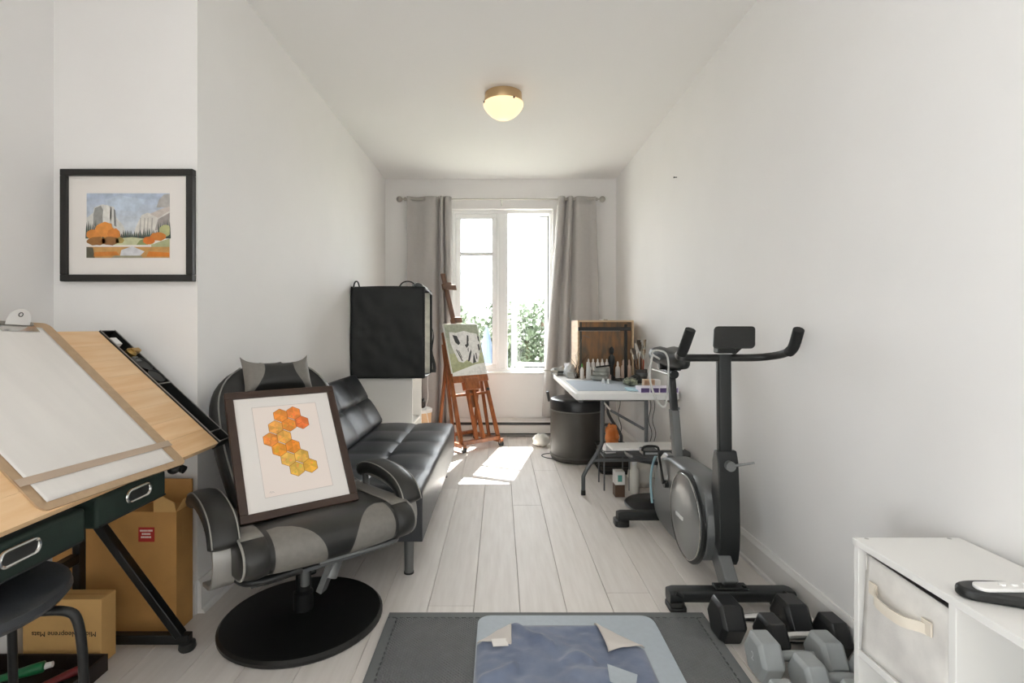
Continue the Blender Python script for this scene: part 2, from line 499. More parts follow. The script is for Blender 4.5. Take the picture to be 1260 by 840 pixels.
# power socket with plug on the right wall, and a nail
sk = thing('power_socket', 'white wall socket with a black plug on the right wall', 'socket', (XR, 3.22, .37), world=True)
MB().bx(XR - .006, XR, 3.185, 3.255, .315, .43).build('face_plate', TRIM, sk, bevel=.003)
MB().box((XR - .024, 3.22, .345), (.036, .03, .03)).build('plug', BLACK_PL, sk, bevel=.006)
nl = MB(); nl.cyl((XR, 3.23, 1.985), (XR - .018, 3.23, 1.985), .003, seg=8); nl.cyl((XR - .018, 3.23, 1.985), (XR - .02, 3.23, 1.985), .006, seg=10)
nl.build('wall_nail', DARK_GREY, label='small dark nail left in the upper right wall', cat='nail', loc=(XR, 3.23, 1.985))

# ------------------------------------------------------------------ outdoors
LEAF = mat('leaf_green', S(56, 68, 48), 0.6, col2=S(84, 94, 72), vs=2.0)
GRASS = mat('lawn_grass', S(104, 106, 94), 0.9, var=0.1, vs=0.6)
BARK = mat('tree_bark', S(110, 95, 80), 0.9)
MB().bx(-60, 60, 5.2, 120, -.45, -.35).build('lawn', GRASS, kind='structure', smooth=False)
def tree(name, label, x, y, top, w, seed, n=2600):
    r = random.Random(seed)
    t = thing(name, label, 'tree', (x, y, -.35), group='bushes and trees beyond the window')
    hgt = top + .35
    MB().tube([(0, 0, 0), (.05, 0, hgt * .4), (0, .05, hgt * .75)], [.09, .07, .03], 7).build('trunk', BARK, t)
    m = MB()
    lobes = [(r.uniform(-.5, .5) * w, r.uniform(-.4, .4) * w, hgt * r.uniform(.3, .78), w * r.uniform(.22, .4)) for _ in range(11)]
    lobes.append((0, 0, hgt - w * .28, w * .26))
    for _ in range(n):
        lx, ly, lz, lr = r.choice(lobes)
        d = Vector((r.gauss(0, 1), r.gauss(0, 1), r.gauss(0, 1))).normalized() * lr * r.uniform(.6, 1.05)
        p = Vector((lx, ly, max(.15, lz))) + d
        if p.z < .02: p.z = .05
        a = Vector((r.gauss(0, 1), r.gauss(0, 1), r.gauss(0, 1))).normalized(); b = a.orthogonal().normalized()
        sz = r.uniform(.05, .09)
        m.add([p - a*sz, p + b*sz*.5, p + a*sz, p - b*sz*.5], [(0, 1, 2, 3)])
    m.build('foliage', LEAF, t, smooth=False, kind='stuff')
    return t
tree('garden_tree', 'tall hazy green tree seen through the open right sash', .95, 11.5, 1.75, 1.7, 1, 4200)
tree('garden_shrub', 'hazy rounded shrub behind the closed umbrella in the left pane', -.55, 15.0, 1.35, 1.6, 2)
tree('garden_bush', 'pale leafy bush beside the easel mast in the left pane', -1.05, 12.5, 1.65, 1.1, 3)
tree('garden_hedge', 'low bush below the middle of the window', .2, 19.6, 1.1, 2.6, 4)
UMB = mat('blue_canvas', S(80, 92, 122), 0.8)
um = thing('garden_umbrella', 'closed blue garden umbrella outside the left pane', 'umbrella', (-.28, 11.0, -.35))
MB().cyl((0, 0, 0), (0, 0, 1.42), .02, seg=8).build('pole', STEEL, um)
MB().lathe([(.17, .3), (.16, .6), (.11, 1.0), (.05, 1.3), (.015, 1.4)], seg=12).build('canopy', UMB, um, sharp=15)
MB().lathe([(.24, 0), (.24, .05), (.05, .08)], seg=20).build('foot', DARK_GREY, um)

# ------------------------------------------------------------------ curtains and rod
rod = thing('curtain_rod', 'brushed steel curtain rod with ball finials over the window', 'curtain rod', (0.008, 4.83, 2.246), world=True)
RZ = 2.246
MB().cyl((-.90, 4.83, RZ), (.92, 4.83, RZ), .006, seg=12).build('inner_tube', STEEL, rod)
for s, xe, xi in ((-1, -.885, -.62), (1, .905, .62)):
    MB().cyl((xi, 4.83, RZ), (xe, 4.83, RZ), .0125, seg=14).build('outer_tube', STEEL, rod)
    f = MB(); f.cyl((xe, 4.83, RZ), (xe + s*.015, 4.83, RZ), .017, .017); f.cyl((xe + s*.015, 4.83, RZ), (xe + s*.035, 4.83, RZ), .008, .007)
    f.ell((xe + s*.062, 4.83, RZ), (.029, .029, .029)); f.build('finial', STEEL, rod)
    b = MB(); b.cyl((xe - s*.06, 4.83, RZ), (xe - s*.06, 4.90, RZ), .006); b.bx(xe - s*.06 - .014, xe - s*.06 + .014, 4.912, 4.92, RZ - .035, RZ + .035)
    b.cyl((xe - s*.06, 4.90, RZ), (xe - s*.06, 4.915, RZ), .009); b.build('bracket', STEEL, rod)
b = MB(); b.cyl((.02, 4.83, RZ), (.02, 4.92, RZ - .04), .005); b.build('bracket', STEEL, rod)

def curtain(label, xs_top, xs_bot, z0, folds, seed, gro):
    # xs: list of (x, y) fold points at the rod and at the hem, joined by smooth fabric
    t = thing('curtain', label, 'curtain', (sum(p[0] for p in xs_top)/len(xs_top), 4.83, z0), world=True)
    a = chaikin([(x, y, 0) for x, y in xs_top], 3); b = chaikin([(x, y, 0) for x, y in xs_bot], 3)
    n = len(a) - 1
    r = random.Random(seed); ph = r.uniform(0, 6)
    def fn(u, v):
        i = round(u * n); w = v ** 0.9
        p = a[i].lerp(b[i], w)
        return (p.x + .004 * math.sin(7*v + ph + 5*u), p.y + .006 * math.sin(5*v + 9*u + ph), 2.268 + (z0 - 2.268) * v)
    MB().grid(fn, n, 24).build('fabric', CURTAIN, t, solid=.003, sharp=80)
    for gx in gro:
        ringp = [(gx, 4.83 + .024*math.cos(2*PI*k/14), RZ + .024*math.sin(2*PI*k/14)) for k in range(14)]
        MB().tube(ringp, .0045, 6, closed=True).build('grommet', STEEL, t)
    return t
lt = [(-.875, 4.80), (-.80, 4.845), (-.74, 4.825), (-.69, 4.805), (-.635, 4.805), (-.60, 4.81), (-.575, 4.885), (-.555, 4.79), (-.535, 4.785), (-.525, 4.88), (-.51, 4.785), (-.47, 4.80), (-.455, 4.84)]
lb = [(-.86, 4.80), (-.80, 4.845), (-.745, 4.82), (-.69, 4.80), (-.635, 4.80), (-.60, 4.81), (-.58, 4.885), (-.555, 4.79), (-.53, 4.785), (-.515, 4.88), (-.50, 4.785), (-.46, 4.80), (-.44, 4.84)]
curtain('grey grommet curtain hanging left of the window behind the easel', lt, lb, .13, 5, 1, (-.70, -.58, -.53))
rt = [(.552, 4.85), (.562, 4.79), (.60, 4.78), (.625, 4.885), (.645, 4.79), (.675, 4.785), (.695, 4.885), (.72, 4.805), (.76, 4.80), (.82, 4.815), (.87, 4.835), (.905, 4.81)]
rb = [(.40, 4.85), (.41, 4.79), (.475, 4.775), (.53, 4.885), (.56, 4.79), (.61, 4.78), (.65, 4.885), (.70, 4.80), (.76, 4.80), (.83, 4.815), (.89, 4.835), (.945, 4.81)]
curtain('grey grommet curtain hanging right of the window behind the desk', rt, rb, .20, 5, 2, (.61, .68, .74))

# ------------------------------------------------------------------ ceiling lamp
lampg = mat('frosted_lamp_glass', S(255, 214, 150), 0.4)
ln = lampg.node_tree.nodes['Principled BSDF']
ln.inputs['Emission Color'].default_value = (1.0, 0.72, 0.40, 1)
ln.inputs['Emission Strength'].default_value = 0.26
cl = thing('ceiling_lamp', 'flush ceiling lamp with frosted glass bowl and brass rim, lit', 'lamp', (.022, 3.12, H), world=True)
BRASS = mat('satin_brass', S(196, 168, 128), 0.35, metal=0.7)
MB().lathe([(.06, H), (.112, H - .002), (.115, H - .045), (.108, H - .058), (.06, H - .058)], (.022, 3.12, 0), 40).build('rim', BRASS, cl)
bowl = [(.104, H - .055), (.122, H - .062), (.122, H - .070), (.116, H - .084), (.102, H - .105), (.080, H - .127), (.052, H - .145), (.024, H - .155), (.004, H - .157)]
MB().lathe(bowl, (.022, 3.12, 0), 40).build('glass_bowl', lampg, cl)
for a in (20, 140, 200, 300):
    c = Vector((.022 + .122*math.cos(R(a)), 3.12 + .122*math.sin(R(a)), H - .066))
    MB().ell(c, (.007, .007, .007), 8, 6).build('retaining_screw', DARK_GREY, cl)
# ------------------------------------------------------------------ framed landscape on the alcove wall
pf = thing('framed_painting', 'black framed autumn valley watercolour with wide white mat', 'picture', (-1.342, YC, 1.407), world=True)
FX0, FX1, FZ0, FZ1 = -1.581, -1.104, 1.206, 1.610
ring(MB(), FX0, FX1, FZ0, FZ1, 1.838, 1.862, .024).build('frame', BLACK_FRAME, pf, bevel=.002)
MB().bx(FX0 + .02, FX1 - .02, 1.850, 1.8545, FZ0 + .02, FZ1 - .02).build('mat_board', MATBOARD, pf, smooth=False)
def art(x0, z0, w, h, y):
    """returns q(poly, colour, layer) that paints flat shapes on a sheet facing -y"""
    m = MB()
    def q(pts, col, layer):
        m.poly([(x0 + u * w, y - layer * .00012, z0 + v * h) for u, v in pts], S(*col))
    return m, q
am, q = art(-1.492, 1.291, .300, .233, 1.8495)
def strip(q, top, bot, col, layer):
    for i in range(len(top) - 1):
        q([bot[i], bot[i+1], top[i+1], top[i]], col, layer)
for i in range(8):
    q([(0, .3 + i*.0875), (1, .3 + i*.0875), (1, .3875 + i*.0875), (0, .3875 + i*.0875)], (205 - i*4, 210 - i*3, 214 - i), 0)
q([(.25, .75), (.6, .72), (.72, .9), (.4, .97), (.22, .9)], (190, 202, 216), 1)
q([(0, .3), (0, .62), (.08, .7), (.09, .78), (.19, .83), (.33, .79), (.36, .62), (.44, .5), (.5, .3)], (206, 205, 200), 2)
q([(.085, .5), (.08, .66), (.1, .77), (.17, .81), (.2, .74), (.19, .62), (.2, .5)], (150, 150, 146), 3)
q([(.2, .5), (.195, .66), (.21, .81), (.25, .82), (.3, .74), (.29, .5)], (222, 220, 214), 3)
q([(.28, .6), (.285, .8), (.3, .78), (.295, .58)], (150, 146, 140), 3)
q([(.33, .5), (.325, .76), (.345, .74), (.36, .48)], (130, 130, 130), 4)
q([(.55, .3), (.6, .5), (.66, .66), (.73, .7), (.8, .68), (.86, .62), (1, .74), (1, .3)], (214, 210, 203), 2)
q([(.84, .78), (.87, .9), (.93, .98), (1, .99), (1, .78)], (176, 172, 168), 2)
q([(.76, .68), (.86, .62), (1, .73), (1, .8), (.9, .76)], (198, 188, 180), 3)
q([(.86, .6), (1, .7), (1, .5), (.82, .42)], (166, 158, 154), 3)
for u in (.63, .68, .72, .77):
    q([(u, .38), (u + .015, .62), (u + .025, .62), (u + .02, .36)], (176, 172, 166), 3)
rr = random.Random(4)
for i in range(46):
    u = i / 45; b0 = .30
    hgt = .07 + .1 * abs(u - .5) + rr.uniform(0, .07) + (.13 if u > .86 else 0) + (.12 if u < .14 else 0)
    q([(u - .014, b0), (u + .014, b0), (u + .008, b0 + hgt * .6), (u, b0 + hgt), (u - .008, b0 + hgt * .6)], (78 + rr.randint(-12, 14), 88, 80), 4)
q([(.33, .2), (.8, .2), (.82, .28), (.55, .32), (.36, .3)], (196, 198, 160), 5)
q([(.6, .2), (.64, .27), (.7, .3), (.74, .2)], (140, 150, 100), 6)
def blob(cx, cy, rx, ry, col, layer, seed):
    r2 = random.Random(seed)
    q([(min(1, max(0, cx + rx*math.cos(a)*r2.uniform(.85, 1.1))), cy + ry*math.sin(a)*r2.uniform(.85, 1.1)) for a in [2*PI*k/16 for k in range(16)]], col, layer)
blob(.1, .36, .11, .09, (214, 138, 66), 6, 1); blob(.22, .44, .11, .12, (222, 146, 70), 7, 2); blob(.33, .37, .08, .09, (212, 132, 62), 8, 3)
blob(.12, .26, .12, .07, (150, 104, 56), 9, 4); blob(.28, .26, .11, .07, (142, 100, 58), 9, 5); blob(.4, .27, .05, .05, (170, 150, 90), 9, 15)
blob(.95, .42, .08, .09, (178, 180, 130), 6, 6); blob(.86, .33, .1, .07, (206, 128, 58), 7, 7); blob(.75, .27, .08, .06, (212, 120, 52), 8, 8)
q([(.78, .2), (.9, .26), (1, .3), (1, .17), (.78, .16)], (172, 176, 136), 9)
q([(0, 0), (1, 0), (1, .17), (0, .17)], (196, 150, 92), 10)
q([(.4, 0), (.62, 0), (.7, .1), (.55, .18), (.42, .12)], (208, 208, 212), 11)
q([(0, 0), (.1, 0), (.08, .16), (0, .17)], (96, 92, 76), 11)
q([(.08, .02), (.4, .04), (.36, .1), (.1, .09)], (208, 130, 58), 11)
q([(.72, .02), (1, .02), (1, .08), (.75, .1)], (212, 128, 50), 11)
q([(.3, .0), (.68, 0), (.66, .035), (.34, .035)], (150, 146, 122), 12)
MB().bx(-1.497, -1.187, 1.8492, 1.8502, 1.286, 1.529).build('paper', MATBOARD, pf, smooth=False)
for v in am.v: v.y -= .0004
am.build('artwork', ART, pf, smooth=False, label='autumn valley watercolour with pale cliffs and orange trees')

# ------------------------------------------------------------------ drafting table
LX, LZ, Y0, Y1 = -0.953, 0.649, 0.77, 1.735
SD = Vector((-.7328, 0, .6804)); ND = Vector((.6804, 0, .7328))
SLEN = .556
def T(a, b, c=0.0):     # a: along the room, b: up the slope, c: above the board
    return Vector((LX, a, LZ)) + SD * b + ND * c
TM = Matrix((( 0, SD.x, ND.x, LX), (1, 0, 0, 0), (0, SD.z, ND.z, LZ), (0, 0, 0, 1)))
dt = thing('drafting_table', 'tilted birch drafting table with black steel legs and side tray', 'table', (-1.2, 1.25, 0), world=True)
nb = 8; bw = SLEN / nb
for i in range(nb):
    cut = rnd.choice((1.15, 1.3, 1.0, 1.5, 1.42))
    for a0, a1 in ((Y0, cut), (cut, Y1)):
        MB().bx(a0 + .0003, a1 - .0003, i*bw + .0003, (i+1)*bw - .0003, -.020, 0, TM).build('board', BIRCH, dt, smooth=False)
m = MB(); m.bx(Y0 + .04, Y1 - .04, .02, .05, -.045, -.021, TM); m.bx(Y0 + .04, Y1 - .04, .48, .51, -.045, -.021, TM)
m.bx(Y0 + .06, Y0 + .09, .05, .48, -.045, -.021, TM); m.bx(Y1 - .09, Y1 - .06, .05, .48, -.045, -.021, TM)
m.build('top_frame', BLACK_MT, dt, smooth=False)
# side tray with cup holes along the far end
tr = MB()
ta, tb = Y1 + .002, Y1 + .072
def tray_wall(a0, a1, b0, b1, c0, c1): tr.bx(a0, a1, b0, b1, c0, c1, TM)
tray_wall(ta, tb, 0, SLEN, -.032, -.027)
tray_wall(ta, ta + .004, 0, SLEN, -.027, .004); tray_wall(tb - .004, tb, 0, SLEN, -.027, .004)
for b_ in (0, .045, .285, SLEN - .004): tray_wall(ta + .004, tb - .004, b_, b_ + .005, -.027, .003)
side_tray = tr.build('side_tray', BLACK_PL, dt, bevel=.001)
edge = MB()
for a_ in (ta + .002, tb - .002):
    edge.tube([T(a_, 0, .005), T(a_, SLEN, .005)], .0016, 6)
for b_ in (.0025, .0475, .2875): edge.tube([T(ta, b_, .004), T(tb, b_, .004)], .0022, 6)
edge.build('tray_rim', SILVER_PL, side_tray)
for bc in (.325, .385):
    cm = Matrix.Translation(T((ta + tb)/2, bc, 0)) @ Matrix(((0, SD.x, ND.x, 0), (1, 0, 0, 0), (0, SD.z, ND.z, 0), (0, 0, 0, 1)))
    MB().lathe([(.029, .002), (.031, .006), (.027, .004), (.024, -.022), (.002, -.022)], seg=24, m=cm).build('cup_holder', BLACK_PL, side_tray)
MB().bx(ta + .012, ta + .04, .488, .52, -.012, .004, TM).build('tray_clip', TRIM, side_tray, bevel=.002)
MB().bx(ta + .02, ta + .045, .40, .425, -.012, .004, TM).build('tray_clip', MID_GREY, side_tray, bevel=.002)
# legs: at either end a floor bar, a raking strut and an upright
for yy in (1.655, .86):
    m = MB(); m.bx(-1.42, -1.0, yy - .014, yy + .014, .022, .052); m.build('floor_bar', BLACK_MT, dt, bevel=.003)
    m = MB(); m.bar((-1.315, yy, .43), (-1.03, yy, .045), .026, .03, (0, 1, 0)); m.build('leg', BLACK_MT, dt, bevel=.003)
    m = MB(); m.bar((-1.02, yy, .61), (-1.40, yy, .045), .026, .026, (0, 1, 0)); 
    m = MB(); m.bar((-1.36, yy, .04), (-1.36, yy, .985), .026, .026, (0, 1, 0)); m.build('leg', BLACK_MT, dt, bevel=.003)
    m = MB(); m.bar((-1.36, yy, .44), (-1.02, yy, .63), .026, .026, (0, 1, 0)); m.build('support_arm', BLACK_MT, dt, bevel=.003)
    for xx in (-1.40, -1.01):
        MB().lathe([(.012, .03), (.024, .024), (.026, .008), (.022, 0)], (xx, yy, 0), 16).build('foot', BLACK_PL, dt)
MB().bar((-1.36, .874, .30), (-1.36, 1.641, .30), .03, .03).build('stretcher', BLACK_MT, dt, bevel=.003)
m = MB(); m.ell((-1.0, 1.57, .605), (.016, .02, .014)); m.cyl((-1.02, 1.60, .61), (-.985, 1.60, .595), .012); m.build('adjusting_knob', BLACK_PL, dt)
# fabric drawers
for (ya, yb, z0, z1) in ((.80, 1.198, .540, .632), (1.232, 1.485, .553, .642)):
    d = MB()
    x1 = -.968; x0 = -1.30
    d.bx(x0, x1, ya, yb, z0, z1 - .012); dr = d.build('drawer', GREENBLK, dt, bevel=.008)
    yc = (ya + yb)/2 + (.01 if ya > 1 else .03); zc = (z0 + z1)/2 + .002
    hp = [(x1 + .004, yc + u, zc + v) for u, v in rrect(.088, .030, .0149, 6)]
    MB().tube(hp, .0042, 8, closed=True).build('handle_ring', CHROME, dr)
    MB().prism(rrect(.082, .024, .0119, 6), .0, .003, 'z', Matrix.Translation((x1 + .0008, yc, zc)) @ Matrix(((0,0,1,0),(1,0,0,0),(0,1,0,0),(0,0,0,1)))).build('handle_hole', BLACK_FAB, dr)
    MB().tube([(x1 + .001, ya + .005, z0 + .006), (x1 + .001, yb - .005, z0 + .006)], .0025, 6).build('piping', BLACK_FAB, dr)

# large clip board with a sheet, on the table
cbm = TM @ Matrix.Translation((1.068, .006, 0)) @ Matrix.Rotation(R(-3.5), 4, 'Z')
cb = thing('clip_board', 'large tan sketching board with metal clip resting on the drafting table', 'drawing board', tuple(cbm @ Vector((0, 0, 0))), world=True)
pb = rrect(.462, .612, .02, 5, .231, .306)
MB().prism(pb, .0, .0045, 'z', cbm).build('board_panel', HARDBOARD, cb, smooth=False)
MB().bx(-.0015, .4635, .070, .090, .0084, .0092, cbm).build('elastic_band', mat('tan_rubber', S(188, 168, 148), .7), cb, smooth=False)
def clip(cx):
    k = thing_clip = MB()
    k.bx(cx - .055, cx + .055, .565, .595, .0065, .0095, cbm)
    c_ = k.build('clip_plate', CHROME, cb, bevel=.001)
    lm = cbm @ Matrix.Translation((cx, .59, .012)) @ Matrix.Rotation(R(62), 4, 'X')
    out = [(-.035, 0)] + [(.035*math.cos(a), .012 + .036*math.sin(a)) for a in [R(180 - 15*i) for i in range(13)]] + [(.035, 0)]
    MB().prism(out, 0, .002, 'z', lm).build('clip_lever', TRIM, c_, bevel=.0006)
    MB().tube([cbm @ Vector((cx - .05, .597, .010)), cbm @ Vector((cx + .05, .597, .010))], .006, 10).build('clip_spring', STEEL, c_)
    MB().tube([lm @ Vector((.006*math.cos(t), .03 + .006*math.sin(t), .0025)) for t in [2*PI*i/10 for i in range(10)]], .0012, 6, closed=True).build('clip_eyelet', DARK_GREY, c_)
clip(.345); clip(.12)
sm = MB()
def sheet(u, v):
    p = cbm @ Vector((.022 + u * .40, .018 + v * .57, .0062 + .0014 * math.sin(u*19 + v*6) * (1 - v) * math.sin(PI*u)**.5 * (0 if v < .12 else 1)))
    return p
sm.grid(sheet, 40, 30).build('drawing_sheet', PAPER, solid=.0003, label='large white paper sheet held on the tan sketching board', cat='paper', loc=tuple(cbm @ Vector((.2, .3, .006))), sharp=80)

# small brass sharpener in the tray
sh = thing('brass_sharpener', 'small brass sharpener sitting in the drafting table tray', 'sharpener', tuple(T(1.775, .45, -.02)), world=True)
BR2 = mat('old_brass', S(170, 140, 84), .3, metal=.9)
shm = Matrix.Translation(T(1.775, .445, -.012)) @ Matrix(((0, SD.x, ND.x, 0), (1, 0, 0, 0), (0, SD.z, ND.z, 0), (0, 0, 0, 1)))
MB().lathe([(.002, -.012), (.018, -.012), (.018, .018), (.012, .024), (.002, .025)], seg=16, m=shm).build('body', BR2, sh)
MB().bx(-.008, .03, -.008, .008, .012, .03, shm).build('blade_block', BR2, sh, bevel=.002)

# ------------------------------------------------------------------ stool under the drafting table
SX, SY = -1.117, 1.03
st = thing('work_stool', 'black round stool with padded seat and bent tube legs', 'stool', (SX, SY, 0), world=True)
MB().lathe([(.02, .452), (.165, .452), (.190, .458), (.200, .470), (.196, .484), (.180, .492), (.10, .496), (.01, .497)], (SX, SY, 0), 40).build('seat', LEATHER, st)
for a in (18.5, 108.5, 198.5, 288.5):
    c, s_ = math.cos(R(a)), math.sin(R(a))
    pth = chaikin([(SX + c*.08, SY + s_*.08, .442), (SX + c*.20, SY + s_*.20, .442), (SX + c*.228, SY + s_*.228, .41), (SX + c*.235, SY + s_*.235, .20), (SX + c*.245, SY + s_*.245, .0)], 3)
    MB().tube(pth, .0095, 12).build('leg', BLACK_MT, st)
rg = [(SX + .232*math.cos(2*PI*k/32), SY + .232*math.sin(2*PI*k/32), .16) for k in range(32)]
MB().tube([(SX + .222*math.cos(2*PI*k/32), SY + .222*math.sin(2*PI*k/32), .13) for k in range(32)], .008, 8, closed=True).build('foot_ring', BLACK_MT, st)

# ------------------------------------------------------------------ cardboard boxes
bx_ = thing('tall_carton', 'tall brown cardboard carton with torn flap and red sticker', 'box', (-1.29, 1.79, 0), world=True)
BX0, BX1, BY0, BY1, BZ = -1.52, -1.098, 1.738, 1.832, .415
MB().bx(BX0, BX1, BY0, BY1, 0, BZ).build('body', CARD, bx_, bevel=.002)
MB().bx(BX0, BX1, BY1 - .004, BY1, BZ, BZ + .085).build('flap', CARD, bx_, smooth=False)
MB().prism([(BX1 - .075, BZ), (BX1, BZ), (BX1 - .005, BZ + .03), (BX1 - .05, BZ + .055), (BX1 - .075, BZ + .035)], BY0 - .004, BY0, 'y').build('flap', CARD2, bx_, smooth=False, label='torn upright corner flap')
m = MB(); m.add([(BX1, BY0, BZ), (BX1, BY1, BZ), (BX1 + .012, BY1 - .01, BZ + .04), (BX1 + .012, BY0 + .02, BZ + .035)], [(0, 1, 2, 3)]); m.build('flap', CARD2, bx_, solid=.003)
MB().bx(BX1 - .001, BX1 + .0008, BY0 + .035, BY0 + .065, BZ - .12, BZ - .03).build('hand_hole_patch', CARD, bx_, smooth=False)
stk = MB().bx(-1.226, -1.172, BY0 - .0012, BY0 + .0002, .313, .362).build('sticker', mat('red_sticker', S(176, 40, 34), .5), bx_, smooth=False)
WHT = mat('white_ink', S(240, 225, 218), .6)
lines = MB()
rr = random.Random(3)
for i, (w, z) in enumerate(((.043, .351), (.030, .340), (.036, .329))):
    x = -1.199 - w/2
    while x < -1.199 + w/2 - .001:
        l = rr.uniform(.002, .005); lines.bx(x, min(x + l, -1.199 + w/2), BY0 - .0018, BY0 - .001, z - .003, z + .003); x += l + .0012
lines.build('sticker_print', WHT, stk, smooth=False, label='three lines of small white print')

sb = thing('small_carton', 'small pale cardboard carton printed Neoprene Mats upside down', 'box', (-1.347, 1.6, 0), world=True)
MB().bx(-1.468, -1.226, 1.575, 1.636, 0, .204).build('body', CARD2, sb, bevel=.002)
MB().bx(-1.462, -1.232, 1.603, 1.608, .2035, .2048).build('lid_seam', CARD, sb, smooth=False)
for txt, tx in (('- Neoprene Mats', -1.363), ('Mid', -1.2575)):
    tmx = Matrix.Translation((tx, 1.5745, .098)) @ Matrix.Rotation(R(90), 4, 'X') @ Matrix.Rotation(R(180), 4, 'Z')
    text_part(txt, .0222, 'lettering', INK, sb, tmx, 'black upside-down print')


# tray of art clutter on the floor below the stool
ct = thing('supply_tray', 'dark low tray of art supplies on the floor below the stool', 'tray', (-1.36, 1.44, 0), world=True)
m = MB(); X0, X1, Ya, Yb = -1.55, -1.19, 1.33, 1.555
m.bx(X0, X1, Ya, Yb, 0, .006); m.bx(X0, X0 + .006, Ya, Yb, .006, .05); m.bx(X1 - .006, X1, Ya, Yb, .006, .05); m.bx(X0 + .006, X1 - .006, Ya, Ya + .006, .006, .05); m.bx(X0 + .006, X1 - .006, Yb - .006, Yb, .006, .05)
m.build('tray_body', mat('dark_brown_plastic', S(34, 26, 22), .5), ct, smooth=False)
def tube_item(name, label, col, p, a, L, r):
    d = Vector((math.cos(R(a)), math.sin(R(a)), .12)) * L
    t = thing(name, label, 'paint tube', p, group='paint tubes in the floor tray', world=True)
    p = Vector(p)
    MB().loft([[p + d * f + Vector((-math.sin(R(a)) * w * math.cos(2*PI*k/12), math.cos(R(a)) * w * math.cos(2*PI*k/12), h * math.sin(2*PI*k/12) + r)) for k in range(12)]
               for f, w, h in ((0, r*1.25, .002), (.2, r*1.15, r*.5), (.6, r, r*.9), (.85, r*.95, r*.95), (.88, r*.45, r*.45))]).build('tube_body', mat('tube_' + name, col, .35), t)
    MB().cyl(p + d*.87 + Vector((0, 0, r)), p + d + Vector((0, 0, r)), r*.55, r*.5, 10).build('cap', TRIM, t)
tube_item('green_paint_tube', 'green paint tube lying in the dark floor tray', S(26, 110, 66), (-1.43, 1.44, .030), 20, .14, .016)
tube_item('orange_paint_tube', 'orange paint tube lying below the green one', S(205, 110, 40), (-1.42, 1.39, .012), 15, .12, .012)
tube_item('yellow_paint_tube', 'yellow paint tube at the left end of the floor tray', S(214, 170, 60), (-1.53, 1.42, .012), 35, .10, .013)
tube_item('red_paint_tube', 'dark red paint tube at the right end of the floor tray', S(120, 40, 42), (-1.30, 1.45, .012), 40, .10, .013)
tube_item('teal_paint_tube', 'dark teal paint tube in the middle of the floor tray', S(30, 70, 74), (-1.33, 1.38, .012), 10, .10, .014)
tube_item('white_paint_tube', 'white paint tube lying nearest in the floor tray', S(220, 216, 205), (-1.40, 1.35, .012), 30, .10, .010)
MB().bx(-1.60, -1.50, 1.59, 1.66, 0, .12).build('white_carton', WHITE_LAM, label='small white carton standing left of the stool leg', cat='box', loc=(-1.55, 1.62, 0), bevel=.003)
# ------------------------------------------------------------------ recliner
RC = thing('recliner_chair', 'black and grey swivel recliner with padded arms on a round base', 'chair', (-.70, 1.825, 0), (0, 0, R(40)))
MB().lathe([(.01, .0), (.268, .0), (.275, .006), (.275, .016), (.266, .024), (.10, .034), (.05, .04), (.01, .042)], seg=56).build('base', mat('black_satin_base', S(24, 24, 23), .35), RC)
MB().lathe([(.034, .038), (.034, .10), (.026, .11), (.026, .235), (.05, .25), (.05, .262), (.01, .263)], seg=24).build('column', BLACK_MT, RC)
m = MB(); m.bar((-.235, -.235, .288), (.10, -.235, .288), .028, .012, (0, 0, 1)); m.build('front_bar', MID_GREY, RC, bevel=.002)
fp = chaikin([(.18, .12, .30), (-.25, .12, .30), (-.27, -.16, .30), (-.24, -.265, .30), (-.10, -.275, .31)], 3)
MB().tube(fp, .013, 10).build('frame_tube', BLACK_MT, RC)
MB().tube(chaikin([(.24, .1, .30), (.255, -.22, .305), (.21, -.285, .31), (-.05, -.285, .315)], 3), .009, 8).build('frame_tube', MID_GREY, RC)
m = MB(); m.cyl((.02, -.20, .22), (.05, -.20, .295), .02); m.cyl((-.05, -.16, .20), (-.05, -.16, .29), .014); m.bar((.0, -.17, .17), (.03, -.21, .29), .035, .02); m.build('recline_mechanism', MID_GREY, RC)
m = MB(); m.tube([(.02 + .016*math.cos(2*PI*k/14*2.0), -.225 + .016*math.sin(2*PI*k/14*2.0), .275 + .002*k) for k in range(14)], .003, 6); m.build('spring', CHROME, RC)
MB().box((0, 0, .30), (.34, .30, .06)).build('seat_pan', BLACK_MT, RC, bevel=.01)

prof = [(.22, .325), (.0, .318), (-.20, .310), (-.275, .320), (-.318, .352), (-.327, .392), (-.300, .422), (-.23, .436), (-.12, .427), (0, .418), (.12, .414), (.22, .413)]
pc = [Vector((0, y, z)) for y, z in prof]
pcs = chaikin(pc, 2)
ctr = Vector((0, -.05, .375))
def seat_pt(x, t, grow=0.0):
    f = t * (len(pcs) - 1); i = min(int(f), len(pcs) - 2); p = pcs[i].lerp(pcs[i+1], f - i)
    tn = (pcs[i+1] - pcs[i]); n = Vector((0, -tn.z, tn.y)).normalized()
    if n.dot(p - ctr) < 0: n = -n
    p = p + n * (grow + .010 * (1 - (x / .21) ** 2))
    return Vector((x, p.y, p.z))
def seat_ring(x, sc=1.0, grow=0.0):
    out = []
    for k in range(len(pcs)):
        p = seat_pt(0, k / (len(pcs) - 1), grow - .010)
        out.append(Vector((x, ctr.y + (p.y - ctr.y) * sc, ctr.z + (p.z - ctr.z) * sc)))
    return out
rings = [[seat_pt(x, k / (len(pcs) - 1)) for k in range(len(pcs))] for x in [-.205 + .41 * i / 16 for i in range(17)]]
seat = MB().loft(rings).build('seat_cushion', LEATHER2, RC, sharp=60)
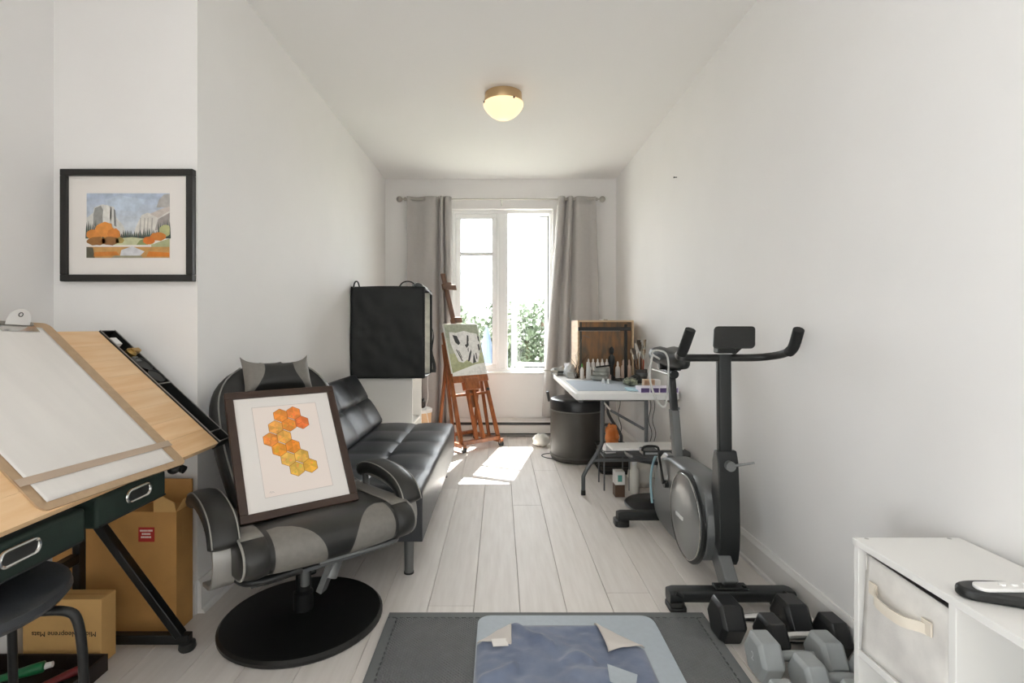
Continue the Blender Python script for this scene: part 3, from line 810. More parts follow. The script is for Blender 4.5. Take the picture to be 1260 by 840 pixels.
for s in (-1, 1):
    bol = MB().loft([seat_ring(s * x, sc) for x, sc in ((.196, .95), (.204, 1.02), (.225, 1.045), (.255, 1.03), (.272, .97), (.280, .86), (.283, .7))]).build('seat_bolster', LEATHER2, RC, sharp=60)
    # grey front patch
    pm = MB()
    def patch(u, v, s=s):
        tt = .30 + v * .32
        w = .155 * math.sqrt(max(0, 1 - (v * .98) ** 2.2))
        return seat_pt(s * (.19 - u * w), tt, .0022)
    pm.grid(patch, 8, 14); pm.build('seat_patch', GREYFAB, seat, sharp=80, label='grey curved seat panel')
    pm = MB()
    def patch2(u, v, s=s):
        ring_ = seat_ring(s * (.206 + .062 * u), 1.06 - .02 * u)
        return ring_[int(round((.60 + .30 * v) * (len(ring_) - 1)))]
    pm.grid(patch2, 6, 10); pm.build('bolster_patch', GREYFAB, bol, sharp=80, solid=.002)
    MB().tube([Vector((s * .270, p.y, p.z)) for p in seat_ring(0, .985)], .0035, 6).build('piping', PIPING, bol)
# backrest
bo = Vector((-.012, .115, .385)); bl = R(27); BL = .56
up_ = Vector((0, math.sin(bl), math.cos(bl))); fw = Vector((0, -math.cos(bl), math.sin(bl)))
def bw_(s):
    t = s / BL
    if t < .62: return .185 + .05 * math.sin(t / .62 * PI / 2)
    return .235 * math.sqrt(max(0.0, 1 - ((t - .62) / .385) ** 2.6))
rings = []
ss = [0, .01] + [BL * i / 22 for i in range(1, 23)] + [BL + .004]
for s_ in ss:
    w = max(.03, bw_(min(s_, BL))); th = .055 * min(1, .5 + s_ / .02) * min(1, .25 + (BL + .004 - s_) / .06)
    ring_ = []
    for k in range(28):
        a = 2 * PI * k / 28
        cx, sy = math.copysign(abs(math.cos(a)) ** .6, math.cos(a)), math.copysign(abs(math.sin(a)) ** .75, math.sin(a))
        p = bo + up_ * s_ + fw * (th * sy + (.018 * abs(cx) ** 3 if sy > 0 else 0)); p.x = bo.x + w * cx
        ring_.append(p)
    rings.append(ring_)
back = MB().loft(rings).build('backrest', LEATHER2, RC, sharp=60)
for sgn in (-1, 1):
    MB().tube([bo + up_ * s_ + fw * .052 + Vector((sgn * (bw_(s_) * .90), 0, 0)) for s_ in [BL * i / 24 * .95 for i in range(25)]], .003, 6).build('piping', PIPING, back)
# head pillow
hp_o = bo + up_ * .475 + fw * .085
def pil(u, v, sgn, grow=0.0):
    a, b = 2*u - 1, 2*v - 1
    ear = .022 * (abs(a) ** 6)
    t = .040 * (max(0, 1 - a**4) ** .6) * (max(0, 1 - b**4) ** .6) + grow
    x = .128 * a * (1 - .04 * (1 - b*b)); s_ = .066 * b * (.82 + .18 * a*a) + (ear if b > 0 else -ear * .4)
    p = hp_o + up_ * s_ + fw * (t * sgn); p.x = hp_o.x + x
    return p
m = MB(); m.grid(lambda u, v: pil(u, v, 1), 24, 12); m.grid(lambda u, v: pil(u, v, -1), 24, 12)
pill = m.build('head_pillow', LEATHER2, RC, sharp=70)
for sgn in (0, 1):
    pm = MB()
    def pw(u, v, sgn=sgn):
        w = .13 + .14 * (1 - abs(2*v - .6)) if True else 0
        w = .20 + .14 * (v - .5) * 1.2 + .06 * math.sin(PI * v)
        uu = u * w
        return pil(uu if sgn == 0 else 1 - uu, v, 1, .0025)
    pm.grid(pw, 8, 12); pm.build('pillow_side', GREYFAB, pill, sharp=80)
# arms
def oval_sweep(path, w, t, seg=14):
    path = [Vector(p) for p in path]; rings = []
    n = len(path)
    for i, p in enumerate(path):
        tg = (path[min(i+1, n-1)] - path[max(i-1, 0)]).normalized()
        nx = Vector((1, 0, 0)); ny = tg.cross(nx).normalized()
        e = min(1, .35 + i / 2.2, .35 + (n - 1 - i) / 2.2)
        rings.append([p + nx * (w * e * math.copysign(abs(math.cos(2*PI*k/seg)) ** .7, math.cos(2*PI*k/seg))) + ny * (t * e * math.copysign(abs(math.sin(2*PI*k/seg)) ** .8, math.sin(2*PI*k/seg))) for k in range(seg)])
    return rings
for s in (-1, 1):
    ax = s * .300
    pth = chaikin([(ax, .14, .455), (ax, .06, .487), (ax, -.06, .492), (ax, -.16, .478), (ax, -.210, .45), (ax, -.232, .410)], 2)
    pad = MB().loft(oval_sweep(pth, .044, .028)).build('arm_pad', LEATHER2, RC, sharp=70)
    for e in (-.0355, .0355):
        MB().tube([p + Vector((e, 0, 0)) + (pth[min(i+1, len(pth)-1)] - pth[max(i-1, 0)]).normalized().cross(Vector((1, 0, 0))) * .0215 for i, p in enumerate(pth)][1:-1], .0022, 6).build('piping', PIPING, pad)
    br = chaikin([(ax, .08, .458), (ax, -.08, .464), (ax, -.18, .445), (ax, -.222, .40), (ax, -.225, .34), (ax, -.19, .285), (ax, -.08, .262)], 2)
    rings = []
    for i, p in enumerate(br):
        tg = (br[min(i+1, len(br)-1)] - br[max(i-1, 0)]).normalized(); ny = tg.cross(Vector((1, 0, 0)))
        rings.append([p + Vector((dx, 0, 0)) + ny * dn for dx, dn in ((-.030, -.006), (.030, -.006), (.030, .006), (-.030, .006))])
    MB().loft(rings).build('arm_bracket', SILVER_PL, RC, bevel=.002)
    MB().tube(chaikin([(ax - s*.02, .10, .46), (ax - s*.03, .06, .41), (ax - s*.04, .05, .31)], 2), .013, 10).build('arm_tube', MID_GREY, RC)

# ------------------------------------------------------------------ framed honeycomb picture standing on the recliner seat
hf = thing('honeycomb_picture', 'brown framed orange honeycomb watercolour leaning on the recliner', 'picture', (-.642, 1.672, .437), (R(-35), 0, R(38)))
FW, FH = .376, .455
ring(MB(), -FW/2, FW/2, 0, FH, -.010, .010, .026).build('frame', BROWN_FRAME, hf, bevel=.002)
MB().bx(-FW/2 + .02, FW/2 - .02, 0, .007, .02, FH - .02).build('backing', BLACK_FRAME, hf, smooth=False)
MB().bx(-FW/2 + .024, FW/2 - .024, -.003, 0, .024, FH - .024).build('mat_board', MATBOARD, hf, smooth=False)
ring(MB(), -.108, .112, .068, .392, -.0042, -.003, .0012).build('mat_bevel', mat('bevel_line', S(205, 198, 192), .8), hf, smooth=False)
MB().bx(-.107, .111, -.0036, -.003, .069, .391).build('paper', mat('cream_paper', S(240, 228, 220), .8), hf, smooth=False)
m = MB(); ol = MB()
# hex centres in picture units (u right, v up), colours from orange to pale gold
hr = .0262
base = Vector((-.018, .352))
ax_a = Vector((hr * math.sqrt(3), .004)); ax_b = Vector((hr * math.sqrt(3) / 2 - .0, -hr * 1.5))
cells = [(0, 0, (242, 150, 62)), (1, 0, (240, 140, 66)), (1, .999, (238, 124, 62)), (0, .999, (240, 150, 60)), (-1, 1, (240, 172, 86)),
         (-2, 2, (240, 150, 70)), (-1, 2, (238, 176, 84)), (-2, 3, (240, 160, 56)), (-1, 3, (238, 148, 50)),
         (-2, 4, (232, 186, 92)), (-1, 4, (230, 182, 84)), (-2, 5, (232, 186, 84)), (-1, 5, (234, 178, 66))]
for k, (i, j, col) in enumerate(cells):
    c = base + ax_a * i + ax_b * j
    pts = [(c.x + hr * math.cos(R(60*q + 30)), c.y + hr * math.sin(R(60*q + 30))) for q in range(6)]
    for q in range(6):
        p0, p1 = pts[q], pts[(q+1) % 6]
        cc = [v * (0.94 + .12 * ((q * 7 + k * 3) % 5) / 4) for v in col]
        m.poly([(c.x, -.0041, c.y), (p0[0], -.0041, p0[1]), (p1[0], -.0041, p1[1])], S(*[min(255, v) for v in cc]))
        a = Vector((p0[0], 0, p0[1])); b = Vector((p1[0], 0, p1[1])); d = (b - a).normalized(); n_ = Vector((d.z, 0, -d.x)) * .0007
        m.poly([a + n_ + Vector((0, -.0043, 0)), b + n_ + Vector((0, -.0043, 0)), b - n_ + Vector((0, -.0043, 0)), a - n_ + Vector((0, -.0043, 0))], S(176, 104, 42))
    r2 = random.Random(k)
    for q in range(4):
        a = r2.uniform(0, 6.28); d = r2.uniform(.3, .6) * hr; rr_ = r2.uniform(.12, .3) * hr
        cx, cy = c.x + d * math.cos(a), c.y + d * math.sin(a)
        m.poly([(cx + rr_ * math.cos(2*PI*w/7), -.0042, cy + rr_ * math.sin(2*PI*w/7)) for w in range(7)], S(*[min(255, v * r2.uniform(.93, 1.1)) for v in col]))
m.build('artwork', ART, hf, smooth=False, label='cluster of thirteen orange and gold hexagons')
MB().tube([(-.092, -.004, .082), (-.088, -.004, .088), (-.086, -.004, .080), (-.082, -.004, .086), (-.078, -.004, .081)], .0006, 5).build('signature', mat('pencil_grey', S(170, 165, 162), .8), hf)

# ------------------------------------------------------------------ futon
fu = thing('futon_sofa', 'black tufted leather click-clack sofa bed along the left wall', 'sofa', (-.70, 2.86, 0), world=True)
def cushion(name, P, W, L, zb, zt, nx, ny, puff, m_, tuft=0.0, parent=fu):
    """P(a,b,h): a across 0..W, b along 0..L, h height; rounded slab with stitched panels on top"""
    ed = [(0, zb), (0, zb + .3*(zt-zb)), (0, zt - .03), (.005, zt - .012), (.018, zt - .002)]
    def axis(L_, n):
        inner = [.018 + (L_ - .036) * i / n for i in range(1, n)]
        pos = [e[0] for e in ed] + inner + [L_ - e[0] for e in ed[::-1]]
        zz = [e[1] for e in ed] + [zt] * len(inner) + [e[1] for e in ed[::-1]]
        return pos, zz
    ax, az = axis(W, 12 * nx); bx2, bz = axis(L, 10 * ny)
    m = MB(); vs = []
    for j in range(len(bx2)):
        for i in range(len(ax)):
            z = min(az[i], bz[j])
            a, b = ax[i], bx2[j]
            if z >= zt - .003:
                pa = abs(math.sin(PI * a / W * nx)); pb = abs(math.sin(PI * b / L * ny))
                z += puff * (pa ** .35 * pb ** .35) - puff * .3
                if tuft:
                    da = abs((a / W * nx + .0) % 1.0 - .0); db = (b / L * ny) % 1.0
                    dd = min(abs(a - W * q / nx) for q in range(1, nx)) if nx > 1 else 9
                    de = min(abs(b - L * q / ny) for q in range(1, ny))
                    z -= tuft * math.exp(-(dd*dd + de*de) / (.022**2))
            vs.append(P(a, b, z))
    n = len(ax); fs = [(j*n+i, j*n+i+1, (j+1)*n+i+1, (j+1)*n+i) for j in range(len(bx2)-1) for i in range(n-1)]
    fs.append(tuple(range(n))); fs.append(tuple((len(bx2)-1)*n + i for i in range(n))[::-1])
    fs.append(tuple(j*n for j in range(len(bx2)))[::-1]); fs.append(tuple(j*n + n-1 for j in range(len(bx2))))
    m.add(vs, fs[:-4])
    o = m.build(name, m_, parent, sharp=50)
    return o
FYA, FYB = 2.115, 3.60
sc_ = cushion('seat_cushion', lambda a, b, h: Vector((-.32 - a, FYA + b, h)), .53, FYB - FYA, .155, .368, 2, 5, .020, LEATHER, .012)
MB().bx(-.845, -.33, FYA + .012, FYB - .012, .150, .158).build('base_board', BLACK_FAB, fu, smooth=False)
bd = Vector((-.52, 0, .854)).normalized(); bn = Vector((.854, 0, .52)).normalized()
b0_ = Vector((-.885, 0, .335))
cushion('back_cushion', lambda a, b, h: b0_ + bd * a + bn * h + Vector((0, FYA + b, 0)), .395, FYB - FYA, -.03, .085, 2, 5, .022, LEATHER, .02)
MB().add([b0_ + bd*.02 + bn*-.031 + Vector((0, FYA + .01, 0)), b0_ + bd*.375 + bn*-.031 + Vector((0, FYA + .01, 0)), b0_ + bd*.375 + bn*-.031 + Vector((0, FYB - .01, 0)), b0_ + bd*.02 + bn*-.031 + Vector((0, FYB - .01, 0))], [(0, 1, 2, 3)]).build('back_board', BLACK_FAB, fu, solid=.006)
MB().bx(-.93, -.845, FYA + .05, FYB - .05, .19, .29).build('hinge_rail', BLACK_MT, fu, smooth=False)
MB().tube([(-.325, FYA + .01, .172), (-.325, FYB - .01, .172)], .004, 6).build('piping', LEATHER, fu)
for (x, y) in ((-.385, FYA + .055), (-.385, FYB - .05), (-.80, FYA + .055), (-.80, FYB - .05)):
    m = MB(); m.cyl((x, y, .006), (x, y, .152), .019, .021, 18); lg = m.build('leg', MID_GREY, fu)
    MB().cyl((x, y, 0), (x, y, .007), .021, .021, 18).build('foot_cap', BLACK_PL, lg)

# ------------------------------------------------------------------ white cabinet with black light tent on top
cbn = thing('white_cabinet', 'plain white cabinet behind the sofa under the black light tent', 'cabinet', (-.86, 3.98, 0), world=True)
m = MB(); m.bx(-1.085, -.645, 3.78, 3.80, 0.0, .662); m.build('side_panel', WHITE_LAM, cbn, bevel=.002)
m = MB(); m.bx(-1.085, -.645, 4.20, 4.22, 0.0, .662); m.build('side_panel', WHITE_LAM, cbn, bevel=.002)
m = MB(); m.bx(-1.085, -1.07, 3.80, 4.20, 0.0, .645); m.build('back_panel', WHITE_LAM, cbn, bevel=.001)
m = MB(); m.bx(-1.07, -.645, 3.80, 4.20, .645, .662); m.build('top_panel', WHITE_LAM, cbn, bevel=.001)
m = MB(); m.bx(-1.07, -.655, 3.80, 4.20, .30, .316); m.build('shelf', WHITE_LAM, cbn, bevel=.001)
m = MB(); m.bx(-1.07, -.665, 3.80, 4.20, .04, .056); m.build('bottom_panel', WHITE_LAM, cbn, bevel=.001)

tn = thing('light_tent', 'black fabric photo light tent with silver lining on white cabinet', 'light tent', (-.83, 3.95, .664), world=True)
TX0, TX1, TY0, TY1, TZ0, TZ1 = -1.092, -.556, 3.755, 4.15, .664, 1.335
def wr(x, z): return .013 * fbm(x + .5 * z, z, 2.3, 3.2)
m = MB(); m.grid(lambda u, v: (TX0 + (TX1 - TX0) * u, TY0 + wr(u, v) - .004 * math.exp(-((v - .46) / .02)**2) * (1 if u < .6 else .2), TZ0 + (TZ1 - TZ0) * v + (.006 * math.sin(3 * u) if v > .99 else 0)), 30, 30)
m.build('front_panel', BLACK_FAB, tn, solid=.004, sharp=80)
MB().bx(TX0, TX1, TY1 - .004, TY1, TZ0, TZ1).build('rear_panel', BLACK_FAB, tn, smooth=False)
MB().bx(TX0, TX0 + .004, TY0, TY1, TZ0, TZ1).build('side_panel', BLACK_FAB, tn, smooth=False)
MB().bx(TX0, TX1, TY0, TY1, TZ0, TZ0 + .004).build('bottom_panel', BLACK_FAB, tn, smooth=False)
m = MB(); m.grid(lambda u, v: (TX0 + (TX1 - TX0) * u, TY0 + (TY1 - TY0) * v, TZ1 + .008 * math.sin(PI * u) * math.sin(PI * v) - .01 * v), 10, 8); m.build('top_panel', BLACK_FAB, tn, solid=.004)
li = MB(); li.bx(TX0 + .006, TX1 - .01, TY1 - .010, TY1 - .006, TZ0 + .006, TZ1 - .02); li.bx(TX0 + .006, TX0 + .01, TY0 + .02, TY1 - .01, TZ0 + .006, TZ1 - .02); li.bx(TX0 + .01, TX1 - .01, TY0 + .012, TY0 + .016, TZ0 + .006, TZ1 - .02)
li.build('silver_lining', SILVER_LIN, tn, smooth=False)
m = MB()
for (y, z) in ((TY1 - .006, TZ1 - .02),):
    m.tube([(TX1 + .003, TY0, TZ1 - .005), (TX1 + .003, TY1, TZ1 - .03)], .006, 8)
m.tube([(TX1 + .003, TY1 - .003, TZ1 - .03), (TX1 + .003, TY1 - .003, TZ0 + .01)], .006, 8)
m.tube([(TX1 + .003, TY0, TZ1 - .005), (TX1 + .003, TY0, TZ0 + .01)], .004, 8)
m.build('frame_edge', BLACK_PL, tn)
m = MB(); m.grid(lambda u, v: (TX1 + .006 + .03 * v * u + .01 * math.sin(9*u), TY1 - .03 * u + .01 * v, TZ1 - .30 - .36 * u), 10, 4); m.build('hanging_flap', BLACK_FAB, tn, solid=.003)
for hx_, hw in ((-.685, .065), (-1.065, .022)):
    MB().tube(chaikin([(hx_ - hw, TY0 + .05, TZ1 + .002), (hx_ - hw * .5, TY0 + .05, TZ1 + .045), (hx_ + hw * .5, TY0 + .05, TZ1 + .045), (hx_ + hw, TY0 + .05, TZ1 + .002)], 3), .012, 8, flat=.4).build('handle', BLACK_FAB, tn)
MB().tube([(-1.088, 3.765, .664), (-1.088, 3.765, .40)], .006, 8).build('strap', BLACK_FAB, tn)
m = MB(); m.grid(lambda u, v: (-.665 + .095 * u, 3.86 + .2 * v, 1.346 + .03 * math.sin(PI*u) * (1 - .6*v) + .004 * fbm(u, v, 1, 6)), 10, 10)
m.build('white_cloth', mat('white_cotton', S(238, 238, 236), .8), label='crumpled white cloth on top of the black light tent', cat='cloth', loc=(-.62, 3.95, 1.345), solid=.004)

# beige bucket and dark jar beside the cabinet
bk = thing('beige_bucket', 'beige bucket with white lid between light tent and easel', 'bucket', (-.705, 4.50, 0), world=True)
MB().lathe([(.085, 0), (.105, .26), (.108, .30), (.10, .30)], (-.705, 4.50, 0), 28).build('body', mat('beige_plastic', S(214, 178, 140), .5), bk)
MB().lathe([(.112, .296), (.112, .322), (.10, .33), (.01, .332)], (-.705, 4.50, 0), 28).build('lid', TRIM, bk)
jr = thing('dark_jar', 'small dark jar standing on the white bucket lid', 'jar', (-.69, 4.50, .333), world=True)
MB().lathe([(.03, .333), (.034, .34), (.034, .385), (.025, .395)], (-.69, 4.50, 0), 18).build('body', mat('dark_glass', S(60, 52, 46), .2), jr)
MB().lathe([(.027, .395), (.027, .412), (.005, .413)], (-.69, 4.50, 0), 18).build('lid', BLACK_PL, jr)
MB().tube(chaikin([(-.60, 4.30, .664), (-.61, 4.30, .55), (-.60, 4.31, .45), (-.63, 4.33, .36), (-.60, 4.36, .2), (-.60, 4.4, .004)], 3), .003, 6).build('white_cable', TRIM, label='thin white cable hanging down beside the white cabinet', cat='cable', loc=(-.6, 4.35, 0))

# ------------------------------------------------------------------ easel
ez = thing('wooden_easel', 'orange brown wooden studio easel with casters under the window', 'easel', (-.165, 4.385, 0), (0, 0, R(40)))
ln_ = R(18.5)
eu = Vector((0, math.sin(ln_), math.cos(ln_)))
def E(x, l, f=0.0):   # point along the leaning plane, f forward of it
    return Vector((x, 0, .06)) + eu * l + Vector((0, -math.cos(ln_), math.sin(ln_))) * f
UPE = tuple(Vector((0, -math.cos(ln_), math.sin(ln_))))
for x in (-.20, .20):
    MB().bar(E(x, 0), E(x * .86, .98), .034, .022, (0, 1, 0)).build('front_upright', EASEL_W, ez, bevel=.002)
    MB().bar((x, -.05, .05), (x, .36, .05), .032, .036).build('base_rail', EASEL_W, ez, bevel=.002)
    MB().bar(E(x * .9, .74, -.024), Vector((x, .34, .06)), .026, .02, (1, 0, 0)).build('rear_strut', EASEL_W, ez, bevel=.002)
    MB().bar(E(x * .9, .88, -.024), Vector((x * .95, .12, .06)), .028, .02, (1, 0, 0)).build('side_strut', EASEL_W, ez, bevel=.002)
    for y in (-.035, .335):
        c = MB(); c.cyl((x - .012, y, .024), (x + .012, y, .024), .024, .024, 18); w_ = c.build('caster', DARK_GREY, ez)
        MB().bar((x, y, .024), (x, y, .05), .034, .012).build('caster_fork', CHROME, w_)
MB().bar((-.20, .0, .07), (.20, .0, .07), .045, .03).build('front_rail', EASEL_W, ez, bevel=.002)
MB().bar((-.20, .33, .075), (.20, .33, .075), .04, .026).build('rear_rail', EASEL_W, ez, bevel=.002)
for x in (-.035, .035):
    MB().bar(E(x, .02), E(x, .60), .030, .024, (0, 1, 0)).build('centre_slat', EASEL_W, ez, bevel=.002)
MB().bar(E(.012, .30, -.02), E(-.045, 1.56, -.02), .040, .022, (0, 1, 0)).build('mast', EASEL_D, ez, bevel=.002)
MB().bar(E(-.19, .42, -.022), E(.19, .42, -.022), .045, .02).build('cross_rail', EASEL_W, ez, bevel=.002)
MB().bar(E(-.19, .56, .03), E(.19, .56, .03), .085, .022, UPE).build('tray', EASEL_W, ez, bevel=.003)
MB().box(E(0, .50, .02), (.16, .05, .10), (-ln_, 0, 0)).build('tray_block', EASEL_W, ez, bevel=.004)
MB().box(E(-.022, 1.085, .018), (.085, .07, .05), (-ln_, 0, 0)).build('canvas_clamp', EASEL_D, ez, bevel=.004)
MB().box(E(-.04, 1.43, .0), (.075, .06, .055), (-ln_, 0, 0)).build('top_clamp', EASEL_D, ez, bevel=.004)
MB().bar(E(-.115, 1.405, .035), E(.035, 1.405, .035), .05, .012, UPE).build('top_ledge', EASEL_D, ez, bevel=.003)
for x, l in ((.17, .44), (-.04, .47)):
    k = MB(); k.ell(E(x, l, .03), (.016, .014, .014), 10, 8); k.build('wing_knob', BLACK_PL, ez)
cnv = thing('cow_painting', 'unfinished black and white cow painting standing on the easel', 'painting', tuple(ez.matrix_basis @ E(0, .575, .032)), (-ln_, 0, R(40)))
CW, CH = .375, .475
MB().bx(-CW/2, CW/2, -.010, .010, 0, CH).build('canvas', mat('white_canvas', S(232, 232, 228), .8), cnv, bevel=.002)
m = MB()
def cq(pts, col, layer): m.poly([((u - .5) * CW, -.0102 - layer * .00015, v * CH) for u, v in pts], S(*col))
cq([(.01, .40), (.99, .40), (.99, .99), (.01, .99)], (176, 179, 160), 0)
cq([(.01, .72), (.99, .72), (.99, .99), (.6, .985), (.01, .99)], (158, 163, 144), 1)
cq([(.01, .16), (.99, .22), (.99, .42), (.01, .42)], (176, 179, 142), 1)
cq([(.01, .06), (.5, .16), (.7, .2), (.5, .25), (.01, .22)], (164, 168, 132), 2)
cq([(.12, .84), (.3, .82), (.55, .86), (.75, .82), (.92, .8), (.96, .6), (.88, .38), (.8, .24), (.62, .22), (.5, .3), (.36, .24), (.24, .27), (.16, .45), (.1, .62)], (226, 225, 222), 3)
for pts in ([(.2, .78), (.32, .76), (.38, .62), (.32, .58), (.24, .64)], [(.62, .78), (.66, .76), (.64, .66), (.56, .60), (.5, .58), (.54, .52), (.62, .58)], [(.92, .76), (.97, .74), (.96, .64), (.92, .66)], [(.88, .58), (.93, .6), (.93, .48), (.88, .46)],
            [(.22, .5), (.25, .5), (.36, .28), (.33, .27)], [(.28, .48), (.3, .48), (.36, .34), (.34, .34)], [(.5, .26), (.56, .27), (.66, .44), (.66, .5), (.58, .4)], [(.64, .22), (.74, .24), (.72, .42), (.68, .34)], [(.56, .44), (.58, .46), (.6, .54), (.56, .5)], [(.76, .3), (.79, .3), (.8, .42), (.77, .42)]):
    cq(pts, (70, 72, 72), 4)
cq([(.01, .01), (.99, .01), (.99, .2), (.7, .16), (.4, .06), (.2, .04), (.01, .05)], (228, 228, 224), 4)
m.build('paint_layer', ART, cnv, smooth=False, label='black patched cow on green meadow')
# ------------------------------------------------------------------ exercise mats
FOAM = mat('dark_foam', S(112, 114, 114), .75, var=.05, vs=30)
nt = FOAM.node_tree
wv = nt.nodes.new('ShaderNodeTexWave'); wv.inputs['Scale'].default_value = 52; wv.wave_type = 'BANDS'; wv.bands_direction = 'DIAGONAL'
wv2 = nt.nodes.new('ShaderNodeTexWave'); wv2.inputs['Scale'].default_value = 40; wv2.wave_type = 'BANDS'; wv2.bands_direction = 'X'
tcn = nt.nodes.new('ShaderNodeTexCoord')
nt.links.new(tcn.outputs['Object'], wv.inputs[0]); nt.links.new(tcn.outputs['Object'], wv2.inputs[0])
mxn = nt.nodes.new('ShaderNodeMath'); mxn.operation = 'MULTIPLY'
nt.links.new(wv.outputs['Fac'], mxn.inputs[0]); nt.links.new(wv2.outputs['Fac'], mxn.inputs[1])
bpn = nt.nodes.new('ShaderNodeBump'); bpn.inputs['Strength'].default_value = .9; bpn.inputs['Distance'].default_value = .004
nt.links.new(mxn.outputs[0], bpn.inputs['Height']); nt.links.new(bpn.outputs[0], nt.nodes['Principled BSDF'].inputs['Normal'])
FOAM_E = mat('dark_foam_edge', S(108, 110, 110), .75)
fm = thing('foam_mat', 'dark grey interlocking foam gym mat on the floor', 'mat', (.165, 1.28, 0), world=True)
FXA, FXB, FYb, FYa = -.398, .731, 1.848, .70
xm, ym = (FXA + FXB)/2, (FYa + FYb)/2
bd_ = .035
for (xa, xb) in ((FXA + bd_, xm), (xm, FXB - bd_)):
    for (ya, yb) in ((FYa + bd_, ym), (ym, FYb - bd_)):
        MB().bx(xa + .0006, xb - .0006, ya + .0006, yb - .0006, 0, .0125).build('tile', FOAM, fm, bevel=.0015)
# toothed border strips
def border(p0, p1, inward, n):
    p0, p1, w = Vector(p0), Vector(p1), Vector(inward); d = (p1 - p0) / n
    pts = [p0, p1]
    inner = []
    for i in range(n):
        a = p0 + d * i
        inner += [a + w * .88, a + d * .28 + w * .88, a + d * .36 + w * 1.0 , a + d * .64 + w * 1.0, a + d * .72 + w * .88]
    inner.append(p1 + w * .88)
    poly = [p0] + [p1] + inner[::-1]
    return [(p.x, p.y) for p in poly]
bdm = []
bdm.append(border((FXA, FYb), (FXB, FYb), (0, -bd_), 46)); bdm.append(border((FXA, FYa), (FXB, FYa), (0, bd_), 46))
bdm.append(border((FXA, FYa + bd_), (FXA, FYb - bd_), (bd_, 0), 44)); bdm.append(border((FXB, FYa + bd_), (FXB, FYb - bd_), (-bd_, 0), 44))
for pl_ in bdm:
    MB().prism(pl_, 0, .0118, 'z').build('border_strip', FOAM_E, fm, smooth=False)

YG = mat('pale_blue_mat', S(178, 187, 194), .6, var=.03, vs=60, bump=.15, bs=300)
ym_ = MB().prism([(x, y) for x, y in rrect(.615, 1.12, .045, 6, .231, 1.258)], .0127, .0185, 'z')
ym_.build('yoga_mat', YG, label='pale grey-blue exercise mat with rounded corners under the towel', cat='mat', loc=(.231, 1.258, .0127), bevel=.001)
TOWEL = mat('blue_grey_towel', S(92, 104, 130), .9, col2=S(124, 134, 156), vs=7, sheen=.4, bump=.25, bs=120)
TOWEL_B = mat('beige_towel_back', S(214, 206, 198), .9, sheen=.3, bump=.2, bs=150)
tw = thing('fleece_towel', 'crumpled blue-grey towel with two beige folded corners on exercise mat', 'towel', (.19, 1.35, .019), world=True)
def towel(u, v):
    y = .95 + v * .80
    xl = -.073 + max(0, (y - 1.643) / .107) * .115 if y > 1.643 else -.073
    xr = .457 - max(0, (y - 1.618) / .132) * .135 if y > 1.618 else .457
    x = xl + (xr - xl) * u
    e = min(1, u / .04, (1 - u) / .04, (1 - v) / .03)
    w = fbm(x, y * 1.6, .3, 5.5)
    rid = .012 * math.exp(-((y - 1.715 + (x - .06) * .9) / .02)**2) * (1 if .03 < x < .17 else 0) + .012 * math.exp(-(((x - .235)**2 + (y - 1.53)**2) ** .5 - .04)**2 / .0002) * (1 if y > 1.53 else .2)
    rid += .012 * math.exp(-((y - 1.49 - .6*(x + .0)) / .018)**2) * (1 if x < .05 else 0)
    return (x, y, .0205 + max(0.0, e * (.010 + .010 * w + .006 * fbm(x + 3, y * .8, 1.7, 16) + rid)))
m = MB(); m.grid(towel, 64, 90); m.build('towel_sheet', TOWEL, tw, solid=.003, sharp=80)
def flap(A, B, Tp, lift):
    A, B, Tp = Vector(A), Vector(B), Vector(Tp)
    def fn(u, v):
        p = (A.lerp(B, u)).lerp(Tp, v)
        z = .034 + lift * math.sin(PI * v) * .6 + .012 * v * (1 - u)
        if v < .02: z = .027
        return (p.x, p.y, z + .004 * fbm(p.x, p.y, 3, 14))
    mm_ = MB(); mm_.grid(fn, 16, 12); mm_.build('folded_corner', TOWEL_B, tw, solid=.003, sharp=80)
flap((.040, 1.750), (-.074, 1.643), (.036, 1.622), .010)
flap((.322, 1.747), (.457, 1.618), (.337, 1.592), .012)
MB().box((.0, 1.622, .043), (.05, .03, .0015), (.2, .1, .25)).build('care_label', mat('white_tag', S(235, 230, 224), .7), tw)
MB().prism([(.318, 1.515), (.395, 1.468), (.37, 1.40), (.31, 1.44)], .0445, .0455, 'z').build('pale_card', YG, label='pale blue card lying on the blue-grey towel', cat='card', loc=(.35, 1.46, .0445))

